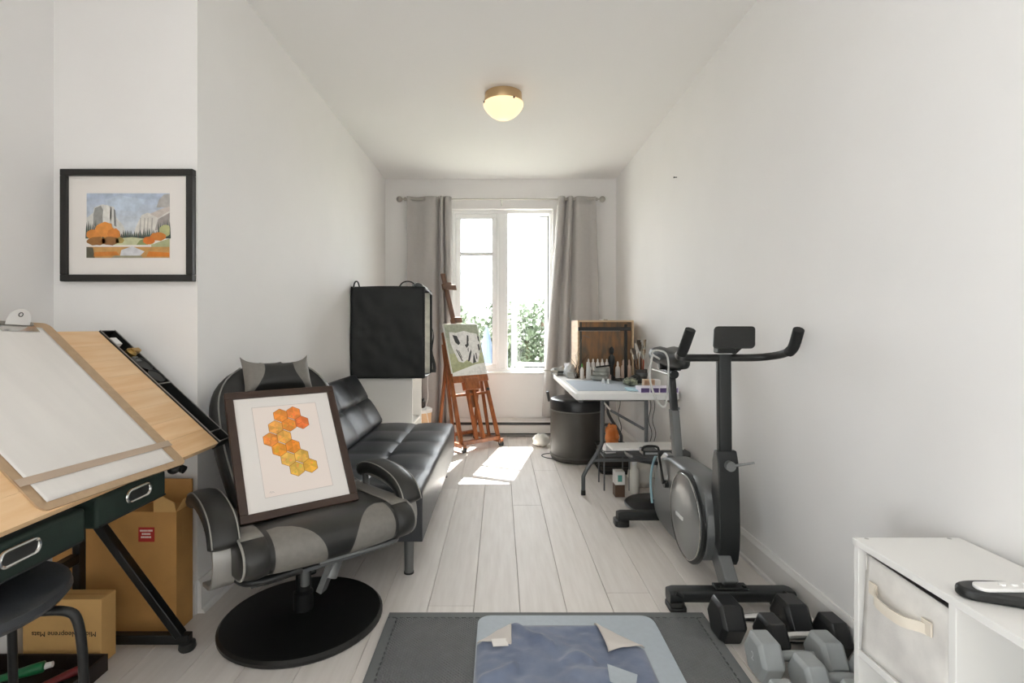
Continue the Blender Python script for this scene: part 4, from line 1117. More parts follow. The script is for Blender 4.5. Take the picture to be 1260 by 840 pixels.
# ------------------------------------------------------------------ dumbbells
NEO_B = mat('black_neoprene', S(30, 31, 32), .38, var=.05, vs=40, bump=.04, bs=200)
NEO_G = mat('grey_neoprene', S(158, 162, 162), .5, var=.03, vs=40, bump=.04, bs=200)
RUB_N = mat('dumbbell_number', S(205, 208, 208), .5)
def hexbell(label, m_, handle_m, loc, rz, af, span, hl, roll=0, num=None):
    t = thing('hex_dumbbell', label, 'dumbbell', loc, (0, 0, R(rz)), group='hex dumbbells by the shelf')
    ap = af / 2; cr = ap / math.cos(R(30))
    def head(x0, x1):
        mm_ = MB(); rings = []
        for x, s in ((x0, .80), (x0 + (x1-x0)*.14, .99), (x0 + (x1-x0)*.18, 1), (x0 + (x1-x0)*.82, 1), (x0 + (x1-x0)*.86, .99), (x1, .80)):
            rings.append([Vector((x, cr*s*math.cos(R(60*k + roll)), ap + cr*s*math.sin(R(60*k + roll)))) for k in range(6)])
        return mm_.loft(rings)
    for s in (-1, 1):
        c = s * span / 2
        h = head(c - hl/2, c + hl/2).build('head', m_, t, bevel=.004, bseg=2)
        if num and s < 0:
            mt = Matrix.Translation((c - hl/2 - .0002, 0, ap)) @ Matrix.Rotation(R(-90), 4, 'Z') @ Matrix.Rotation(R(90), 4, 'X')
            text_part(num, .034, 'weight_number', RUB_N, h, mt, 'pale raised weight number')
    hs = span/2 - hl/2 + .004
    MB().lathe([(.012, -hs), (.0125, -hs*.85), (.0155, -hs*.3), (.016, 0), (.0155, hs*.3), (.0125, hs*.85), (.012, hs)], seg=16,
               m=Matrix.Translation((0, 0, ap)) @ Matrix.Rotation(R(90), 4, 'Y')).build('handle', handle_m, t)
    return t
hexbell('black hex dumbbell nearest the front foot of the bike', NEO_B, CHROME, (.870, 1.720, 0), 1, .128, .218, .082)
hexbell('black hex dumbbell wedged between the other black one and the grey ones', NEO_B, CHROME, (.960, 1.628, 0), 1, .118, .196, .066)
hexbell('light grey hex dumbbell closest to the black ones, beside the foam mat', NEO_G, NEO_G, (.882, 1.530, 0), 0, .118, .184, .070, num='2')
hexbell('light grey hex dumbbell in the middle of the grey three', NEO_G, NEO_G, (.956, 1.436, 0), 1, .112, .176, .068)
hexbell('light grey hex dumbbell nearest the camera beside the white shelf', NEO_G, NEO_G, (.838, 1.330, 0), 0, .108, .192, .066)

# ------------------------------------------------------------------ white cube shelf with fabric bin
cs = thing('cube_shelf', 'white cube shelf against the right wall with a fabric bin', 'shelf', (.972, .85, 0), world=True)
QX0, QX1, QZ = .848, 1.100, .538
QY1 = 1.2266; QY0 = .40; th = .016
MB().bx(QX0 - .004, QX1, QY0, QY1, QZ - th, QZ).build('top_board', WHITE_LAM, cs, bevel=.0015)
MB().bx(QX0, QX1, QY0, QY1, .012, .012 + th).build('bottom_board', WHITE_LAM, cs, bevel=.0015)
ydiv = [QY1 - th, .952, .676, QY0]
for y in ydiv:
    MB().bx(QX0, QX1, y, y + th, .028, QZ - th).build('upright', WHITE_LAM, cs, bevel=.001)
for i in range(3):
    MB().bx(QX0, QX1, ydiv[i+1] + th, ydiv[i], .265, .265 + th).build('shelf_board', WHITE_LAM, cs, bevel=.001)
MB().bx(QX1 - .004, QX1, QY0 + .004, QY1 - .004, .028, QZ - th).build('back_board', WHITE_LAM, cs, smooth=False)
for y in (QY0 + .02, QY1 - .03):
    for x in (QX0 + .03, QX1 - .04): MB().bx(x - .015, x + .015, y - .015, y + .015, 0, .012).build('foot', WHITE_LAM, cs, smooth=False)
for x in (QX0 + .025, QX1 - .03):
    MB().lathe([(.001, QZ), (.005, QZ + .0004), (.004, QZ + .0008), (.001, QZ + .0008)], (x, QY1 - .008, 0), 10).build('screw_cover', mat('grey_cover', S(190, 188, 184), .5), cs)
BINF = mat('marbled_fabric', S(210, 206, 201), .85, col2=S(240, 236, 230), vs=9, bump=.15, bs=300, detail=6)
BINH = mat('cream_strap', S(226, 216, 200), .8)
bn_ = thing('fabric_bin', 'cream marbled fabric storage bin in the white cube shelf', 'storage bin', (.97, 1.09, .282), world=True)
byA, byB, bz0, bz1 = .972, 1.203, .284, .512
def bf(u, v):
    y = byB + (byA - byB) * u
    return (QX0 + .004 + .010 * math.sin(PI*u) * (1 - v) * .4 - .008 * math.sin(PI * u) * math.sin(PI * v) + .012 * v, y, bz0 + (bz1 - bz0) * v - (.004 + .008 * u) * v)
MB().grid(bf, 16, 16).build('front_panel', BINF, bn_, solid=.004, sharp=80)
m = MB(); m.bx(QX0 + .012, QX1 - .02, byB - .003, byB, bz0, bz1 - .006); m.bx(QX0 + .012, QX1 - .02, byA, byA + .003, bz0, bz1 - .014); m.bx(QX1 - .024, QX1 - .02, byA, byB, bz0, bz1 - .01); m.bx(QX0 + .012, QX1 - .02, byA, byB, bz0, bz0 + .003)
m.build('body', BINF, bn_, smooth=False)
MB().tube([(QX0 + .014, byA + .001, bz0 + .01), (QX0 + .018, byA + .001, bz1 - .015)], .003, 6).build('edge_piping', BINH, bn_)
hpth = chaikin([(QX0 + .004, 1.165, .447), (QX0 - .003, 1.15, .447), (QX0 - .024, 1.13, .440), (QX0 - .026, 1.09, .436), (QX0 - .022, 1.05, .436), (QX0 - .004, 1.03, .440), (QX0 + .003, 1.015, .440)], 2)
MB().loft([[p + Vector((dx, 0, dz)) for dx, dz in ((-.0015, -.011), (.0015, -.011), (.0015, .011), (-.0015, .011))] for p in hpth]).build('handle', BINH, bn_)
for y in (1.165, 1.018):
    MB().box((QX0 + .001, y, .445), (.004, .024, .028)).build('strap_patch', BINH, bn_, bevel=.001)

gd = thing('black_gadget', 'black handheld gadget with white top bar on the white shelf', 'gadget', (.90, .93, QZ), world=True)
outl = chaikin([(p[0], p[1], 0) for p in [(.856, .958), (.866, .978), (.91, .985), (1.0, .975), (1.06, .94), (1.05, .88), (1.0, .875), (.955, .900), (.90, .925), (.866, .938)]], 2, True)
MB().prism([(p.x, p.y) for p in outl], QZ + .0005, QZ + .020, 'z').build('body', BLACK_PL, gd, bevel=.006, bseg=3)
MB().prism(rrect(.19, .03, .0149, 5, .975, .948), QZ + .0195, QZ + .026, 'z').build('white_bar', WHITE_LAM, gd, bevel=.002)
for i in range(5):
    MB().cyl((.93 + i*.022, .948, QZ + .0255), (.93 + i*.022, .948, QZ + .029), .006, .005, 12).build('button', WHITE_LAM, gd)

# ------------------------------------------------------------------ exercise bike
bk = thing('exercise_bike', 'dark grey upright exercise bike with bullhorn bars by the right wall', 'exercise bike', (.86, 2.25, 0), world=True)
BIKE = mat('bike_grey', S(108, 110, 110), .38, metal=.35)
BIKE_D = mat('bike_dark', S(44, 46, 46), .4, metal=.3)
BIKE_L = mat('bike_light', S(140, 142, 142), .3, metal=.5)
def stab(y, x0, x1, name, zc=.055):
    pth = [(x0, y, zc - .006), (x0 + .02, y, zc), (x1 - .02, y, zc), (x1, y, zc - .006)]
    MB().loft([[Vector((x, y + a, z + b)) for a, b in rrect(.058, .044, .012, 3)] for x, y, z in pth]).build(name, BIKE_D, bk, sharp=60)
stab(1.895, .622, 1.083, 'front_stabilizer'); stab(2.70, .618, 1.06, 'rear_stabilizer', .05)
for x in (.652, 1.045):
    m = MB(); m.prism(rrect(.062, .088, .02, 4, x, 1.898), 0, .018, 'z'); m.prism(rrect(.05, .07, .016, 4, x, 1.895), .018, .036, 'z'); m.build('stabilizer_foot', BLACK_PL, bk, bevel=.003)
    MB().cyl((x + .015, 1.862, .06), (x - .012, 1.862, .075), .008, .008, 10).build('leveling_bolt', BLACK_PL, bk)
for x in (.64, 1.04):
    MB().prism(rrect(.075, .085, .02, 4, x, 2.70), 0, .030, 'z').build('stabilizer_foot', BLACK_PL, bk, bevel=.003)
MB().box((.853, 1.895, .082), (.12, .045, .008)).build('bolt_plate', BIKE_D, bk, bevel=.002)
for x in (.805, .90): MB().cyl((x, 1.885, .085), (x, 1.885, .092), .009, seg=6).build('bolt', BLACK_MT, bk)
m = MB(); m.bar((.853, 1.90, .08), (.856, 2.03, .20), .075, .05, (1, 0, 0)); m.build('front_bracket', BIKE, bk, bevel=.006)
m = MB(); m.bar((.853, 2.72, .06), (.856, 2.52, .14), .07, .045, (1, 0, 0)); m.build('rear_bracket', BIKE, bk, bevel=.006)
# body shell: side outline in (y, z)
shell = chaikin([(0, 2.65, .075), (0, 2.66, .20), (0, 2.60, .37), (0, 2.47, .425), (0, 2.25, .43), (0, 2.02, .43), (0, 1.985, .30), (0, 1.975, .20), (0, 2.02, .125), (0, 2.12, .085), (0, 2.4, .06)], 2, True)
sy, sz = 2.30, .26
def shell_ring(x, s): return [Vector((x, sy + (p.y - sy) * s, sz + (p.z - sz) * s)) for p in shell]
MB().loft([shell_ring(.792, .90), shell_ring(.797, .97), shell_ring(.812, 1.0), shell_ring(.90, 1.0), shell_ring(.915, .97), shell_ring(.92, .90)]).build('body_shell', BIKE, bk, sharp=50)
def disc(cy, cz, r, x0, x1, name, mt, dome=.0):
    mtx = Matrix(((0, 0, -1, 0), (1, 0, 0, 0), (0, -1, 0, 0), (0, 0, 0, 1)))
    mtx.translation = (0, cy, cz)
    MB().lathe([(r, -x0), (r, -x1 - .004), (r - .006, -x1), (r * .6, -x1 + dome), (.004, -x1 + dome * 1.4)], seg=48, m=mtx).build(name, mt, bk)
disc(2.165, .245, .188, .800, .786, 'flywheel_rim', BIKE_D)
disc(2.165, .245, .172, .790, .780, 'flywheel_cover', BIKE_L, .012)
trm = [Vector((.7795, 2.165 + .173*math.cos(2*PI*k/48), .245 + .173*math.sin(2*PI*k/48))) for k in range(48)]
MB().tube(trm, .0022, 6, closed=True).build('chrome_ring', CHROME, bk)
# small raised maker's mark on the cover
lm = MB()
for i in range(6):
    y = 2.215 - i * .014
    lm.bx(.7600, .7660, y - .010, y, .232 + (i % 3) * .001, .247)
lm.build('raised_mark', mat('pale_print', S(222, 224, 224), .4), bk, smooth=False)
MB().tube(chaikin([(.790, 2.655, .13), (.782, 2.665, .25), (.785, 2.62, .36), (.79, 2.56, .41)], 3), .006, 8).build('side_trim', mat('pale_blue_trim', S(160, 196, 208), .3), bk)
MB().loft([shell_ring(.7905, .9), shell_ring(.7890, .86)])
m = MB(); m.prism([(2.57, .385), (2.50, .43), (2.44, .43), (2.50, .36)], .80, .835, 'x'); m.build('shell_cap', BIKE_L, bk, bevel=.006)
# front sleeve and handlebar post
slv = chaikin([(0, 2.005, .565), (0, 1.955, .565), (0, 1.94, .40), (0, 1.935, .22), (0, 1.955, .13), (0, 2.0, .12), (0, 2.03, .17), (0, 2.015, .40)], 1, True)
MB().loft([[Vector((x, p.y, p.z)) for p in slv] for x in (.832, .838, .905, .911)]).build('front_sleeve', BIKE_D, bk, bevel=.004)
sl2 = chaikin([(0, 2.06, .38), (0, 2.01, .40), (0, 1.985, .30), (0, 1.98, .17), (0, 2.02, .11), (0, 2.08, .13), (0, 2.06, .25)], 2, True)
MB().loft([[Vector((x, p.y, p.z)) for p in sl2] for x in (.800, .806, .86)]).build('sleeve_cheek', BIKE, bk, bevel=.004)
m = MB(); m.loft([[Vector((.869 + a + dx, 1.985 + b, z)) for a, b in rrect(.050, .034, .008, 3)] for z, dx in ((.50, .002), (.935, -.002))]); m.build('handlebar_post', BIKE_D, bk, sharp=60)
m = MB(); m.cyl((.872, 1.962, .515), (.872, 1.928, .515), .017, .019, 16); m.cyl((.872, 1.935, .515), (.955, 1.92, .532), .0055, .0045, 10); m.build('adjust_lever', BIKE_L, bk)
zb = .922
bars = MB()
hb = [(.672, 1.82, 1.02), (.664, 1.855, .958), (.668, 1.92, .934), (.70, 1.975, zb), (.76, 1.985, zb), (.869, 1.985, zb), (.985, 1.985, zb), (1.03, 1.96, .928), (1.052, 1.90, .94), (1.055, 1.84, .962), (1.048, 1.80, 1.02)]
bars.tube(chaikin(hb, 3), .0145, 12); bars.build('handlebar', BLACK_PL, bk)
for (a, b, c) in (((.663, 1.868, .945), (.665, 1.848, .965), (.675, 1.812, 1.032)), ((1.055, 1.868, .950), (1.055, 1.838, .966), (1.047, 1.793, 1.032))):
    MB().tube(chaikin([a, b, c], 2), .0185, 12).build('grip', mat('black_foam_grip', S(24, 25, 25), .8), bk)
m = MB(); m.box((.87, 1.98, .955), (.07, .05, .03)); m.bar((.87, 1.985, .955), (.89, 1.96, .985), .10, .014, (0, 1, .5)); m.build('tablet_mount', BLACK_PL, bk, bevel=.005)
tm_ = Matrix.Translation((.895, 1.955, 1.002)) @ Matrix.Rotation(R(62), 4, 'X') @ Matrix(((1, .24, 0, 0), (0, 1, 0, 0), (0, 0, 1, 0), (0, 0, 0, 1)))
MB().prism(rrect(.158, .092, .014, 4), -.005, .005, 'z', tm_).build('tablet_tray', BLACK_PL, bk, bevel=.002)
# seat post and saddle
m = MB(); m.loft([[Vector((.884 + a + dx, y + b, z)) for a, b in rrect(.040, .055, .008, 3)] for y, z, dx in ((2.53, .38, -.004), (2.60, .62, .0))]); m.build('seat_tube', BIKE, bk, sharp=60)
m = MB(); m.loft([[Vector((.887 + a + dx, y + b, z)) for a, b in rrect(.032, .046, .007, 3)] for y, z, dx in ((2.595, .60, -.002), (2.65, .80, .0))]); m.build('seat_post', BIKE_D, bk, sharp=60)
MB().tube([(.870, 2.60, .628), (.905, 2.60, .628), (.912, 2.60, .628)], .007, 8).build('post_collar', BIKE_L, bk)
m = MB(); m.cyl((.888, 2.60, .80), (.888, 2.72, .81), .022, .022, 14); m.build('saddle_slide', BIKE_D, bk)
m = MB(); m.cyl((.79, 2.66, .823), (.865, 2.62, .800), .008, .008, 10); m.build('slide_lever', CHROME, bk)
m = MB(); m.box((.905, 2.70, .832), (.07, .10, .035)); m.cyl((.84, 2.70, .835), (.93, 2.70, .835), .018, .018, 12); m.build('saddle_clamp', BLACK_PL, bk, bevel=.005)
rings = []
for y, w, zt, zb_ in ((2.52, .014, .878, .845), (2.535, .030, .895, .832), (2.59, .042, .910, .825), (2.66, .066, .922, .825), (2.73, .090, .932, .832), (2.79, .098, .938, .842), (2.83, .090, .934, .855), (2.86, .055, .92, .87)):
    rings.append([Vector((.912 + w * math.copysign(abs(math.cos(2*PI*k/20)) ** .8, math.cos(2*PI*k/20)), y, (zt + zb_)/2 + (zt - zb_)/2 * math.copysign(abs(math.sin(2*PI*k/20)) ** .8, math.sin(2*PI*k/20)) - (.010 if abs(math.cos(2*PI*k/20)) < .3 and math.sin(2*PI*k/20) > 0 else 0))) for k in range(20)])
MB().loft(rings).build('saddle', mat('black_saddle', S(38, 40, 39), .45), bk, sharp=70)
# cranks and pedals
m = MB(); m.cyl((.775, 2.42, .30), (.935, 2.42, .30), .018, .018, 14); m.build('crank_axle', BIKE_D, bk)
m = MB(); m.bar((.772, 2.42, .30), (.772, 2.50, .435), .02, .012, (1, 0, 0)); m.build('crank_arm', BLACK_MT, bk, bevel=.004)
m = MB(); m.bar((.938, 2.42, .30), (.938, 2.34, .155), .02, .012, (1, 0, 0)); m.build('crank_arm', BLACK_MT, bk, bevel=.004)
for x, y, z in ((.727, 2.50, .435), (.985, 2.34, .155)):
    p_ = MB().prism(rrect(.075, .09, .012, 3, x, y), z - .012, z + .012, 'z').build('pedal', BLACK_PL, bk, bevel=.003)
    s_ = MB().tube(chaikin([(x - .04, y - .03, z + .008), (x - .035, y - .03, z + .032), (x + .035, y - .03, z + .032), (x + .04, y - .03, z + .008)], 2), .006, 6).build('toe_strap', BLACK_PL, p_)
    MB().bx(x - .03, x + .03, y - .046, y - .0455, z - .005, z + .005).build('reflector', BIKE_L, p_, smooth=False)
MB().tube(chaikin([(.80, 2.56, .88), (.76, 2.60, .91), (.78, 2.55, .93), (.84, 2.54, .91), (.82, 2.5, .75), (.80, 2.47, .64), (.76, 2.49, .68), (.73, 2.52, .80), (.77, 2.58, .90)], 3), .005, 8).build('charging_cable', mat('grey_white_cable', S(196, 196, 192), .5), label='pale grey cable looped over the bike saddle', cat='cable', loc=(.8, 2.55, .64))
# ------------------------------------------------------------------ folding desk
TZ = .637
DX0, DX1, DY0, DY1 = .462, 1.10, 3.115, 4.44
DESK = mat('white_table_plastic', S(232, 232, 230), .5, bump=.04, bs=300)
dk = thing('folding_desk', 'white plastic folding table with grey tube legs under the window', 'desk', (.78, 3.78, 0), world=True)
MB().prism(rrect(DX1 - DX0, DY1 - DY0, .03, 5, (DX0 + DX1)/2, (DY0 + DY1)/2), TZ - .042, TZ, 'z').build('table_top', DESK, dk, bevel=.008, bseg=3)
LEGM = mat('grey_leg_metal', S(96, 98, 100), .4, metal=.4)
for yy, s in ((3.20, 1), (4.34, -1)):
    for xa, xb in ((.640, .518), (.915, 1.035)):
        MB().tube(chaikin([(xa, yy, TZ - .043), (xa, yy, .36), (xa, yy, .30), (xb, yy - .02*s, .125), (xb, yy - .022*s, .09), (xb, yy - .022*s, .0)], 2), .0125, 12).build('leg', LEGM, dk)
        MB().cyl((xb, yy - .022*s, 0), (xb, yy - .022*s, .03), .015, .014, 12).build('foot_cap', BLACK_PL, dk)
    MB().tube([(.575, yy - .008*s, .212), (.975, yy - .008*s, .212)], .011, 10).build('cross_bar', LEGM, dk)
    MB().tube([(.635, yy, TZ - .048), (.92, yy, TZ - .048)], .012, 10).build('pivot_bar', LEGM, dk)
    MB().tube([(.655, yy + .25*s, TZ - .05), (.72, yy + .13*s, .50)], .006, 8).build('brace', TRIM, dk)
    MB().tube([(.72, yy + .13*s, .50), (.905, yy + .01*s, .40)], .009, 8).build('brace', LEGM, dk)
MB().bx(DX0 + .03, DX0 + .055, DY0 + .05, DY1 - .05, TZ - .062, TZ - .042).build('side_rail', LEGM, dk, smooth=False)
MB().bx(DX1 - .055, DX1 - .03, DY0 + .05, DY1 - .05, TZ - .062, TZ - .042).build('side_rail', LEGM, dk, smooth=False)
D = TZ
MB().bx(.495, .93, 3.24, 3.86, D, D + .003).build('cutting_mat', mat('blue_grey_sheet', S(176, 186, 198), .6), label='pale blue-grey cutting mat lying on the white desk', cat='mat', loc=(.7, 3.55, D), bevel=.001)

# wooden art box with stained inside
WOODP = mat('pale_box_wood', S(204, 174, 140), .6, col2=S(222, 194, 160), vs=5, stretch=(1, 1, 8))
STAIN = mat('stained_wood_panel', S(104, 92, 76), .7, col2=S(166, 118, 78), vs=5, stretch=(5, 1, 1.2), detail=6)
ab = thing('art_box', 'upright pale wooden art box with paint-stained front on the desk', 'wooden box', (.835, 4.2, D), world=True)
AX0, AX1, AY0, AY1, AZ1 = .616, 1.06, 4.05, 4.40, 1.094
m = MB(); m.bx(AX0, AX0 + .014, AY0, AY1, D + .001, AZ1); m.build('side_board', WOODP, ab, bevel=.002)
m = MB(); m.bx(AX1 - .014, AX1, AY0, AY1, D + .001, AZ1); m.build('side_board', WOODP, ab, bevel=.002)
m = MB(); m.bx(AX0 + .014, AX1 - .014, AY0, AY1, AZ1 - .014, AZ1); m.build('top_board', WOODP, ab, bevel=.002)
m = MB(); m.bx(AX0 + .014, AX1 - .014, AY0, AY1, D + .001, D + .015); m.build('bottom_board', WOODP, ab, bevel=.002)
MB().bx(AX0 + .014, AX1 - .014, AY0 + .02, AY0 + .03, D + .015, AZ1 - .014).build('stained_panel', STAIN, ab, smooth=False)
MB().bx(AX0 + .014, AX0 + .034, AY0 + .004, AY0 + .02, D + .015, AZ1 - .014).build('inner_post', mat('dark_inner_wood', S(78, 70, 60), .7), ab, smooth=False)
MB().box((.84, AY0 + .02, AZ1 + .004), (.03, .02, .008)).build('latch', STEEL, ab, bevel=.002)

# LED desk lamp
lp = thing('desk_lamp', 'slim black desk lamp with straight horizontal arm', 'lamp', (.925, 3.86, D), world=True)
MB().lathe([(.002, D), (.083, D), (.085, D + .005), (.081, D + .012), (.002, D + .013)], (.925, 3.86, 0), 32).build('base', BLACK_PL, lp)
MB().bx(.945, .966, 3.875, 3.895, D + .012, 1.062).build('post', BLACK_PL, lp, bevel=.002)
MB().bx(.595, .992, 3.871, 3.899, 1.012, 1.040).build('arm', BLACK_PL, lp, bevel=.003)
MB().bx(.61, .91, 3.875, 3.895, 1.0105, 1.0125).build('light_strip', TRIM, lp, smooth=False)

# paint bottles
BT_W = mat('white_bottle', S(232, 226, 220), .4)
BT_P = mat('pink_beige_bottle', S(214, 188, 172), .4)
def bottle(label, x, y, h, r, body, cap, z=None, group='paint bottles on the desk', name='paint_bottle'):
    z = D if z is None else z
    t = thing(name, label, 'bottle', (x, y, z), group=group)
    MB().lathe([(r*.92, 0), (r, .004), (r, h*.55), (r*.85, h*.66), (r*.4, h*.74), (r*.4, h*.78)], seg=16).build('body', body, t)
    MB().lathe([(r*.48, h*.77), (r*.45, h*.9), (r*.2, h), (.001, h)], seg=12).build('cap', cap, t)
    return t
rk = thing('bottle_rack', 'small white stepped rack holding the paint bottles', 'rack', (.76, 4.0, D), world=True)
MB().prism([(.665, D), (.70, D), (.70, D + .05), (.682, D + .135), (.668, D + .135)], 3.94, 3.947, 'y').build('end_plate', TRIM, rk, bevel=.001)
MB().bx(.675, .86, 3.99, 4.04, D, D + .07).build('step', mat('rack_brown', S(120, 92, 76), .6), rk, bevel=.002)
MB().bx(.675, .86, 3.95, 3.99, D, D + .035).build('step', mat('rack_pink', S(206, 188, 180), .6), rk, bevel=.002)
ordn = ('leftmost', 'second from left', 'middle', 'second from right', 'rightmost')
lab = 'white paint bottle on the upper rack step, leftmost of five'
b0 = bottle(lab, .695, 4.013, .085, .015, BT_W, BT_W, D + .07)
first = True
for j, (y, z) in enumerate(((4.013, D + .07), (3.97, D + .035))):
    for i in range(5):
        if j == 0 and i == 0: continue
        dup(b0, None, (.695 + i * .036, y, z), label='white paint bottle on the %s rack step, %s of five' % (('upper', 'lower')[j], ordn[i]))
bottle('taller beige bottle standing right of the stepped rack', .921, 4.0, .135, .020, BT_W, BT_W)
bottle('pinkish bottle standing beside the lamp post', .963, 3.99, .15, .019, BT_P, BT_P)
bottle('slim pinkish bottle right behind the lamp post', 1.01, 4.0, .15, .018, BT_P, BT_P)
bottle('small green-capped bottle at the left end of the rack', .64, 3.99, .12, .015, BT_W, mat('green_cap', S(96, 176, 80), .4))
fg = thing('black_figurine', 'small dark figurine standing on the rack before stained panel', 'figurine', (.80, 4.04, D + .0), world=True)
m = MB(); m.lathe([(.028, .0), (.03, .01), (.016, .03), (.014, .09), (.026, .13), (.024, .17), (.010, .19), (.018, .205), (.018, .235), (.004, .25)], (.876, 4.012, D), 14); fgm = m.build('body', mat('dark_stone', S(50, 56, 58), .4), fg)
fg.location = (.876, 4.012, D)
for c in [fgm]:
    c.location = (0, 0, 0)
    c.data.transform(Matrix.Translation(Vector((.80, 4.04, D)) - Vector((.876, 4.012, D))))
# grey stacked bowls
for i, (r, dz) in enumerate(((.068, 0), (.064, .030), (.058, .058))):
    t = thing('grey_bowl', ('lowest grey palette bowl of the stack on the desk', 'middle grey palette bowl of the stack on the desk', 'top grey palette bowl of the stack on the desk')[i], 'bowl', (.752 + .008*i, 3.86, D + .0035 + dz), group='grey bowls stacked on the desk')
    MB().lathe([(r*.7, 0), (r*.95, .012), (r, .036), (r - .004, .036), (r*.9, .014), (.002, .006)], seg=28).build('shell', mat('grey_ceramic', S(168, 168, 160), .45), t)
MB().tube([(.72, 3.83, D + .104), (.84, 3.89, D + .112)], [.005, .007], 8).build('palette_knife', BLACK_PL, label='dark palette knife lying across the grey bowls', cat='palette knife', loc=(.78, 3.86, D + .1))
for i, (x, y) in enumerate(((.735, 3.64), (.765, 3.62))):
    t = thing('glass_vial', ('left tiny clear vial standing on the cutting mat', 'right tiny clear vial standing on the cutting mat')[i], 'vial', (x, y, D + .003), group='clear vials on the cutting mat')
    MB().lathe([(.010, 0), (.011, .02), (.008, .026)], seg=12).build('vial_body', mat('clear_vial', S(226, 230, 232), .15), t)
    MB().cyl((0, 0, .025), (0, 0, .034), .008, seg=12).build('vial_cap', TRIM, t)

# brushes in a jar
jx, jy = 1.022, 3.70
jar = thing('brush_jar', 'dark pot full of paint brushes near the bike saddle', 'jar', (jx, jy, D), world=True)
MB().lathe([(.034, 0), (.04, .004), (.042, .10), (.038, .10), (.034, .008)], (jx, jy, D), 24).build('body', mat('dark_pot', S(70, 66, 62), .5), jar)
MB().lathe([(.0425, .05), (.0435, .055), (.0435, .07), (.0425, .075)], (jx, jy, D), 24).build('band', MID_GREY, jar)
HCOL = [S(120, 78, 44), S(196, 160, 110), S(52, 46, 42), S(150, 60, 40), S(216, 206, 190)]
BRC = [S(110, 84, 56), S(196, 182, 160), S(70, 58, 46), S(226, 220, 210)]
rb_ = random.Random(8)
for i in range(18):
    a = rb_.uniform(0, 6.28); rad = rb_.uniform(.004, .022); lean = rb_.uniform(.0, .55) * (1 if i > 2 else .3)
    L = rb_.uniform(.22, .30)
    p0 = Vector((math.cos(a) * rad, math.sin(a) * rad, .012))
    if math.cos(a) > 0.3: lean *= .5
    d = Vector((math.cos(a) * lean * .55, math.sin(a) * lean * .55, 1)).normalized()
    t = thing('paint_brush', 'paint brush with %s handle standing bristles up in the dark pot' % ('brown', 'tan', 'black', 'red', 'cream')[i % 5], 'brush', tuple(Vector((jx, jy, D)) + p0), group='brushes in the dark pot')
    hc = i % 5; bc = i % 4
    MB().tube([(0, 0, 0), d * L * .4, d * L * .7], [.002, .0035, .003], 7).build('brush_handle', mat('brush_handle_%d' % hc, HCOL[hc], .4), t)
    MB().tube([d * L * .69, d * L * .84], [.0034, .0046], 8).build('ferrule', STEEL, t)
    w = .006 + .006 * (i % 3)
    MB().tube([d * L * .83, d * L * .93, d * L * 1.02], [.0045, w * .7, w * (.3 if i % 2 else .75)], 8).build('bristles', mat('bristle_%d' % bc, BRC[bc], .8), t)

# crumpled grey cloth and plastic at the far left corner of the desk
GC = mat('grey_rag', S(150, 150, 148), .8, col2=S(196, 196, 194), vs=14)
def crumple(name, label, cat, c, r, m_, seed, amp=.35, fl=.0):
    m = MB(); seg, rg = 26, 16; rings = []
    for j in range(1, rg):
        t = PI * j / rg; ring_ = []
        for k in range(seg):
            a = 2*PI*k/seg
            d = Vector((math.sin(t)*math.cos(a), math.sin(t)*math.sin(a), -math.cos(t)))
            s = 1 + amp * noise.turbulence(d * 2.2 + Vector((seed * 3.1, seed, 0)), 4, True) - amp * .4
            ring_.append(Vector((c[0] + r[0]*d.x*s, c[1] + r[1]*d.y*s, max(c[2], c[2] + r[2] + r[2]*d.z*s))))
        rings.append(ring_)
    m.loft(rings)
    return m.build(name, m_, label=label, cat=cat, loc=c, sharp=60)
crumple('grey_rag', 'crumpled grey rag on the far left corner of desk', 'cloth', (.50, 4.28, D), (.075, .06, .032), GC, 1, .7)
crumple('plastic_wrap', 'crumpled pale plastic wrap beside the wooden art box', 'plastic', (.565, 4.16, D), (.042, .05, .055), mat('pale_plastic', S(212, 216, 220), .25), 5, .7)
MB().box((.568, 4.05, D + .022), (.075, .05, .044)).build('grey_eraser_box', GC, label='small grey box in front of the plastic wrap', cat='box', loc=(.568, 4.05, D), bevel=.003)
t = thing('palette_knife', 'long dark palette knife poking off the desk corner', 'palette knife', (.42, 4.18, D + .05), world=True)
MB().tube([(.36, 4.13, D + .055), (.47, 4.17, D + .038)], [.004, .006], 8).build('blade', STEEL, t)
MB().tube([(.47, 4.17, D + .038), (.53, 4.20, D + .034)], [.007, .006], 8).build('handle', BLACK_PL, t)
tw_ = thing('dried_twig', 'dried dark twig arrangement leaning before the art box side', 'twig', (.60, 4.02, D), world=True)
m = MB(); rt_ = random.Random(5)
for i in range(9):
    p = Vector((.605 + rt_.uniform(-.012, .012), 4.015, D + .002)); pts = [p]
    for k in range(5):
        p = p + Vector((rt_.uniform(-.028, .034), rt_.uniform(-.012, .012), rt_.uniform(.03, .05))); pts.append(p)
    m.tube(pts, [.0028, .0022, .0018, .0014, .001, .0007], 5)
m.build('stems', mat('twig_brown', S(70, 54, 44), .8), tw_)
m = MB(); m.tube([(.65, 4.0, D + .34), (.705, 4.01, D + .32)], .002, 5); m.tube([(.65, 4.0, D + .34), (.60, 4.015, D + .16)], .0012, 5); m.build('tip', mat('twig_tip', S(120, 116, 110), .6), tw_)

